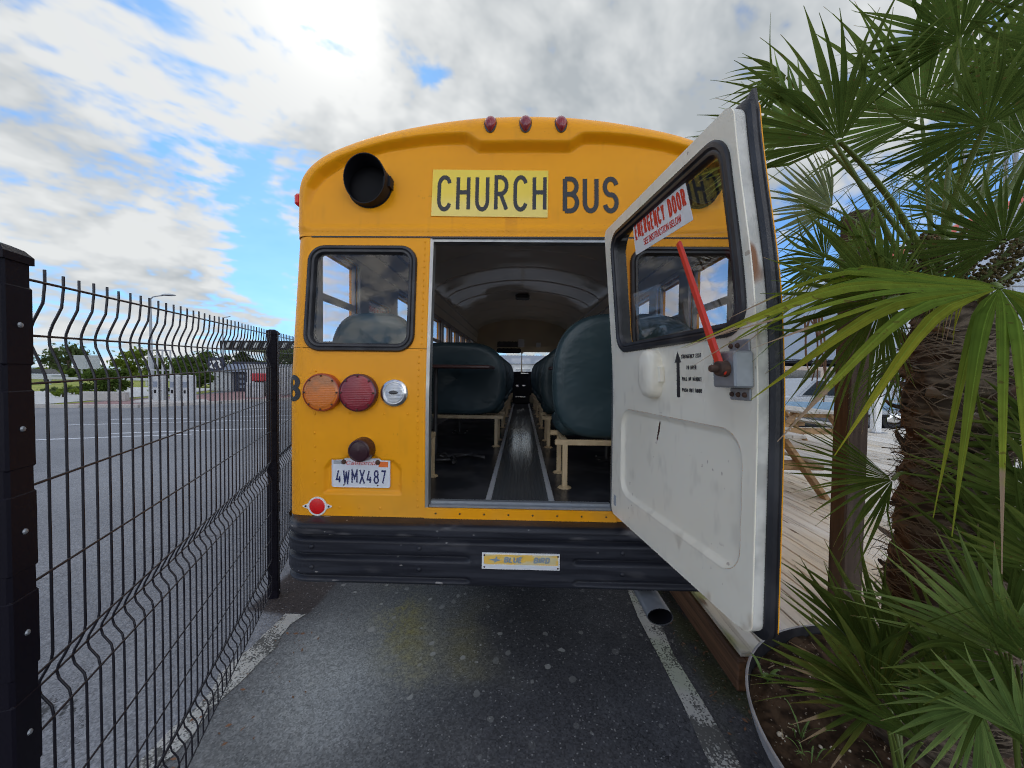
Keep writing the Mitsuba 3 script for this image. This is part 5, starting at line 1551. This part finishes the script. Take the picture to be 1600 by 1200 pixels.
for sx in (-1, 1):
    for sy in (-1, 1):
        put('upright', tube([(mx + sx * .18, my + sy * .18, DZ), (mx + sx * .18, my + sy * .18, 4.6)], .014, 6), 'greypaint', mast, smooth=True)
for k in range(11):
    z = .3 + .4 * k
    ms += [tube([(mx - .18, my - .18, z), (mx + .18, my - .18, z + .4)], .008, 5), tube([(mx + .18, my - .18, z), (mx - .18, my - .18, z + .4)], .008, 5),
           tube([(mx - .18, my + .18, z), (mx + .18, my + .18, z + .4)], .008, 5), tube([(mx - .18, my - .18, z), (mx - .18, my + .18, z)], .008, 5), tube([(mx - .18, my - .18, z), (mx + .18, my - .18, z)], .008, 5)]
put('bracing', cat(ms), 'greypaint', mast, smooth=True, kind='stuff')
fw_ = thing('white_shed', 'long white shed with a grey roof ahead of the bus', 'building')
put('wall', box(-9, 14, 30, 36, 0, 2.3), 'white', fw_)
put('roof', xf(ext(Polygon([(29.6, 2.3), (36.4, 2.3), (33, 3.1)]), 24), lambda v: np.column_stack([-9.5 + v[:, 2], v[:, 0], v[:, 1]])), 'roofblue', fw_)
for x in (-4, -.4, 1.2, 5):
    put('door', box(x, x + 1.1, 29.96, 29.998, 0, 1.9), 'greypaint', fw_)

# ------------------------------------------------------------------ across the lot
lp = thing('street_lamp', 'tall street lamp with a single curved arm beside the footway', 'street lamp')
lx, ly = -18.35, 18.6
put('pole', cat([tube([(lx, ly, 0), (lx, ly, 1.9)], .11, 12), tube([(lx, ly, 1.88), (lx, ly, 5.05)], np.array([.075, .045]), 10)]), 'greypaint', lp, smooth=40)
put('arm', tube([(lx, ly, 5.0), (lx + .12, ly + .03, 5.12), (lx + .55, ly + .08, 5.20)], .03, 8), 'greypaint', lp, smooth=True)
v, f = dome(1, 1, 16, 4)
put('lamp_head', (v * [.38, .14, .09] + [lx + .82, ly + .1, 5.20], f), 'greypaint', lp, smooth=True)
lp2 = thing('street_lamp', 'faint distant street lamp pole seen over the payment kiosk', 'street lamp')
put('pole', tube([(-26.5, 33.5, 0), (-26.5, 33.5, 6.2)], np.array([.08, .05]), 8), 'greypaint', lp2, smooth=True)
put('arm', tube([(-26.5, 33.5, 6.15), (-25.9, 33.6, 6.3)], .04, 6), 'greypaint', lp2, smooth=True)

a1 = thing('air_station', 'white tyre air and vacuum station on a kerbed island', 'air station')
ax, ay = -16.35, 17.55
put('island', xf(lathe([(.01, .11), (1.5, .11), (1.58, .08), (1.6, 0)], 32), lambda v: v * [1.0, .6, 1] + [ax, ay, 0]), 'concrete', a1, smooth=40)
put('frame', cat([tube([(ax + s * .32 - .55, ay + e * .2, .1), (ax + s * .32 - .55, ay + e * .2, 2.45), ], .035, 8) for s in (-1, 1) for e in (-1, 1)] + [tube([(ax - .87, ay - .2, z), (ax - .23, ay - .2, z)], .03, 8) for z in (.6, 1.5, 2.1, 2.44)] + [tube([(ax - .87, ay + .2, z), (ax - .23, ay + .2, z)], .03, 8) for z in (2.44, 1.5)]), 'offwhite', a1, smooth=40)
for x in (-.55, .25, .85):
    c_ = put('cabinet', xf(lathe([(.24, .1), (.25, .14), (.25, 1.22), (.22, 1.28), (.01, 1.30)], 20), lambda v: v + [ax + x, ay, 0]), 'offwhite', a1, smooth=40)
    put('panel', box(ax + x - .09, ax + x + .09, ay - .262, ay - .245, .72, .98), 'roofblue', c_)
    put('hose_hook', box(ax + x - .04, ax + x + .04, ay - .275, ay - .245, .45, .60), 'matblack', c_)

ks = thing('payment_kiosk', 'small white and navy kiosk with a square navy sign on its roof', 'kiosk')
kx, ky = -21.55, 27.6
put('cabinet', box(kx - .9, kx + .75, ky - .5, ky + .8, 0, 1.42, .03), 'offwhite', ks)
for q in range(3):
    put('cabinet_door', box(kx - .87 + .54 * q, kx - .36 + .54 * q, ky - .53, ky - .501, .08, 1.36, .01), 'offwhite', ks)
put('booth', box(kx + .78, kx + 1.9, ky - .35, ky + .8, 0, 1.40), 'navypaint', ks)
put('booth_panel', cat([box(kx + 1.1, kx + 1.55, ky - .37, ky - .351, 1.0, 1.22), box(kx + 1.1, kx + 1.55, ky - .37, ky - .351, .62, .82), box(kx + 1.1, kx + 1.55, ky - .37, ky - .351, .25, .45)]), 'roofblue', ks)
put('side_cabinet', box(kx + 1.93, kx + 2.75, ky - .45, ky + .8, 0, 1.42), 'offwhite', ks)
put('roof', xf(ext(Polygon([(ky - .8, 1.44), (ky + 1.0, 1.44), (ky + .6, 2.0), (ky - .1, 2.0)]), 3.0), lambda v: np.column_stack([kx + .15 + v[:, 2], v[:, 0], v[:, 1]])), 'roofblue', ks)
put('roof_cap', box(kx + .5, kx + 2.8, ky - .12, ky + .6, 2.0, 2.16), 'navypaint', ks)
sg_ = put('sign', box(kx - .92, kx + .22, ky - .62, ky - .50, 1.45, 2.42, .02), 'navypaint', ks)
put('emblem', xf(ext(unary_union([LineString([(-.36, .18), (-.05, .22), (-.18, .05), (-.36, -.20), (-.05, -.28)]).buffer(.06), LineString([(.08, .26), (.34, .20), (.22, -.02), (.36, -.2)]).buffer(.06)]), .01), lambda v: np.column_stack([v[:, 0] + kx - .35, ky - .632 + v[:, 2], v[:, 1] + 1.94])), 'white', sg_)
fl = thing('flower_stand', 'stand of yellow and red goods beside the kiosk', 'stand')
r = rng(3)
put('rack', box(kx + 2.85, kx + 3.6, ky - .2, ky + .4, 0, .35), 'matblack', fl)
for q in range(16):
    put('item', box(*(lambda x, z: (x, x + .15, ky - .15, ky + .1, z, z + .17))(kx + 2.88 + .17 * (q % 4), .36 + .19 * (q // 4)), .02), ('badge', 'coral', 'white', 'tablewood')[int(r.integers(4))], fl)
bn = thing('red_bin', 'red boxy bin standing beside the white bollards', 'bin')
put('box', box(-15.75, -15.0, 21.9, 22.5, .92, 1.38, .04), 'redpaint', bn)
put('stand', box(-15.6, -15.15, 22.1, 22.4, .0, .92), 'matblack', bn)
for q in range(3):
    b = thing('bollard', ('left', 'middle', 'right')[q] + ' one of three white square bollards in front of the red bin', 'bollard', 'white bollards by the footway')
    put('shaft', box(-15.62 + .34 * q, -15.34 + .34 * q, 21.3, 21.5, 0, .86, .02), 'offwhite', b)
    put('band', box(-15.63 + .34 * q, -15.33 + .34 * q, 21.29, 21.51, .66, .72, .01), 'greypaint', b)
cp = thing('station_canopy', 'black petrol station canopy with pale slanted marks on its fascia', 'canopy')
put('fascia', box(-47.2, -20, 59, 72, 4.75, 6.15, .05), 'matblack', cp)
put('soffit', box(-46.8, -20.4, 59.3, 71.7, 4.70, 4.745), 'offwhite', cp)
for q in range(17):
    x = -46.4 + 1.5 * q
    put('mark', xf(ext(Polygon([(x, 5.05), (x + .55, 5.05), (x + .95, 5.85), (x + .40, 5.85)]), .05), lambda v: np.column_stack([v[:, 0], 58.93 + v[:, 2], v[:, 1]])), 'offwhite', cp)
for x in (-43, -33, -24):
    put('column', box(x, x + .5, 63, 63.5, 0, 4.7), 'offwhite', cp)
ww = thing('corrugated_wall', 'white corrugated fence wall seen between fence post and bus', 'wall')
for q in range(40):
    x = -17.6 + .16 * q
    put('sheet_rib', xf(trimesh.convex.convex_hull(np.array([(0, 0, 0), (.155, 0, 0), (.04, -.035, 0), (.115, -.035, 0), (0, 0, 1.85), (.155, 0, 1.85), (.04, -.035, 1.85), (.115, -.035, 1.85)])), lambda v: v + [x, 24.2, .02]), 'offwhite', ww)
put('coping', box(-17.7, -11.1, 24.15, 24.3, 1.87, 1.95), 'greypaint', ww)
sb = thing('road_sign', 'back of a large grey road sign on two posts beyond the verge', 'sign')
for x in (-45.9, -44.4):
    put('post', tube([(x, 39, 0), (x, 39, 2.9)], .08, 8), 'greypaint', sb, smooth=True)
for x0, x1 in ((-46.6, -45.2), (-45.16, -43.8)):
    put('board', box(x0, x1, 38.85, 38.9, 1.45, 2.9), 'greypaint', sb)
for i, (x, y, lab) in enumerate(((-54.5, 42.5, 'small silver car on the far road, just right of the near fence post'), (-26.5, 33, 'small silver car passing behind the air station'))):
    c_ = thing('parked_car', lab, 'car', 'distant silver cars')
    put('body', side_body([(x - 1.9, .3), (x + 1.9, .3), (x + 1.95, .75), (x + 1.2, .85), (x - 1.3, .88), (x - 1.95, .75)], y - .8, y + .8), 'whitecar', c_, smooth=30)
    put('cabin', side_body([(x - 1.3, .86), (x - .8, 1.38), (x + .5, 1.40), (x + 1.2, .86)], y - .7, y + .7), 'darkglass', c_, smooth=30)
    for q in (-1.2, 1.2):
        wheel(c_, x + q, y - .7, .3, .2)
pw = thing('planter_wall', 'low grey stone bed edge around the dark shrub', 'wall')
put('edge', box(-20.9, -18.7, 17.6, 17.9, 0, .45, .04), 'concrete', pw)
ga = thing('guard_rail', 'low white rail along the far road', 'guard rail')
for q in range(12):
    put('stake', box(-58 + 3 * q, -57.9 + 3 * q, 33.9, 34.0, 0, .7), 'offwhite', ga)
put('rail', box(-58, -24.8, 33.85, 33.95, .5, .72), 'offwhite', ga)


def bush(nm, label, category, c, rx, ry, rz, m, n, size, seed, group, trunk=None):
    """Foliage of many small leaf faces in uneven clumps through the volume, on a stem with limbs."""
    r = rng(seed)
    k = thing(nm, label, category, group)
    cl = []
    for _ in range(max(6, n // 160)):
        d = unit(r.normal(0, 1, 3)); d[2] = d[2] * .9
        cl.append((d * r.uniform(.35, .95) ** .6, r.uniform(.22, .42)))
    p = []
    for _ in range(n):
        q, s = cl[r.integers(len(cl))]
        p.append(q + r.normal(0, s * .45, 3))
    p = np.array(p) * [rx, ry, rz] + c
    p[:, 2] = np.maximum(p[:, 2], .1)
    a = r.normal(0, 1, (n, 3)); a /= np.linalg.norm(a, axis=1)[:, None]
    b = np.cross(a, r.normal(0, 1, (n, 3))); b /= np.linalg.norm(b, axis=1)[:, None]
    s = size * r.uniform(.6, 1.4, (n, 1))
    V = np.stack([p - a * s, p + b * s * .5, p + a * s, p - b * s * .5], 1).reshape(-1, 3)
    F = np.arange(4 * n).reshape(n, 4)
    U = np.repeat(np.column_stack([r.integers(0, 200, n) + .3, r.uniform(0, .9, n)]), 4, 0)
    put('crown', vf((V, F)), m, k, uv=U)
    base = np.array([c[0], c[1], 0.0])
    ms = [tube([base, base + [0, 0, c[2]]], np.array([rz * .09 + .03, rz * .04 + .02]), 8)]
    for q in range(5):
        e = np.array(c) + np.array([rx, ry, rz]) * unit(r.normal(0, 1, 3)) * .6; e[2] = max(e[2], c[2] * .8)
        ms.append(tube([base + [0, 0, c[2] * r.uniform(.4, .8)], e], np.array([.05, .015]) * max(rz, .5) * .5, 6))
    put('trunk', cat(ms), 'barkfar', k, smooth=40)
    return k


r = rng(55)
ORD = ('first', 'second', 'third', 'fourth', 'fifth', 'sixth', 'seventh', 'eighth', 'ninth', 'tenth', 'eleventh', 'twelfth', 'thirteenth', 'fourteenth', 'fifteenth', 'sixteenth')
GT = 'round green trees along the far road'
for i, (x, y, z, rx, rz, m) in enumerate(((-74, 52, 2.4, 3.6, 2.0, 'bush_b'), (-68, 56, 2.7, 4.2, 2.3, 'bush_c'), (-62, 60, 2.6, 4.5, 2.1, 'bush_b'), (-79, 50, 2.2, 4.0, 1.8, 'bush_c'), (-56.5, 62, 2.2, 3.6, 1.6, 'bush_c'), (-51.5, 60, 2.6, 3.6, 2.0, 'bush_a'), (-46.5, 62, 2.5, 3.4, 1.9, 'bush_c'), (-42, 66, 2.0, 3.2, 1.4, 'bush_b'), (-90, 46, 2.4, 4.6, 2.0, 'bush_c'))):
    bush('tree', ('bright green', 'grey green', 'dark green')[('bush_b', 'bush_c', 'bush_a').index(m)] + ' round tree, ' + ORD[(2, 3, 4, 1, 5, 6, 7, 8, 0)[i]] + ' from the left in the far row behind the verge', 'tree', (x, y, z), rx, 2.2, rz, m, 2200, .26, 300 + i, GT)
for i in range(14):
    bush('hedge_shrub', 'low bright shrub, ' + ORD[i] + ' from the left along the far roadside', 'shrub', (-84 + 4.6 * i, 49 - .2 * i, .8), 2.9, 1.0, .7, 'bush_b' if i % 3 else 'bush_a', 700, .20, 330 + i, 'low roadside shrubs')
bush('shrub', 'dense round shrub in the gravel bed behind the low stone edge', 'shrub', (-20.6, 18.7, .95), 1.05, .8, .75, 'bush_a', 2600, .10, 360, None)
bush('shrub', 'darker shrub standing just behind the street lamp', 'shrub', (-21.2, 24.0, 1.3), 1.4, .9, .8, 'bush_a', 2000, .12, 361, None)
bush('tree', 'dark tree rising behind the payment kiosk', 'tree', (-20.5, 33, 2.0), 2.2, 1.6, 1.5, 'bush_a', 2600, .16, 362, None)
bush('tree', 'wispy tree rising over the station canopy, next to the bus corner', 'tree', (-34.5, 76, 6.6), 2.6, 2, 2.2, 'bush_c', 1000, .28, 363, None)
bush('shrub', 'dark shrub above the corrugated wall, next to the bus corner', 'shrub', (-16.2, 28, 2.2), 1.8, 1, 1.0, 'bush_a', 1600, .13, 364, None)
spots = sorted(((lambda x: (x, 17.5 + (x + 29) * .2 + r.uniform(0, 6)))(-29 + r.uniform(0, 8.5)) for _ in range(16)), key=lambda q: q[0] / q[1])
for i, (x, y) in enumerate(spots):
    bush('bed_plant', 'small green cushion plant among the pale stones, ' + ORD[i] + ' from the left', 'plant', (x, y, .28), .5, .4, .20, 'bush_b' if i % 2 else 'bush_c', 220, .07, 380 + i, 'cushion plants in the gravel bed')
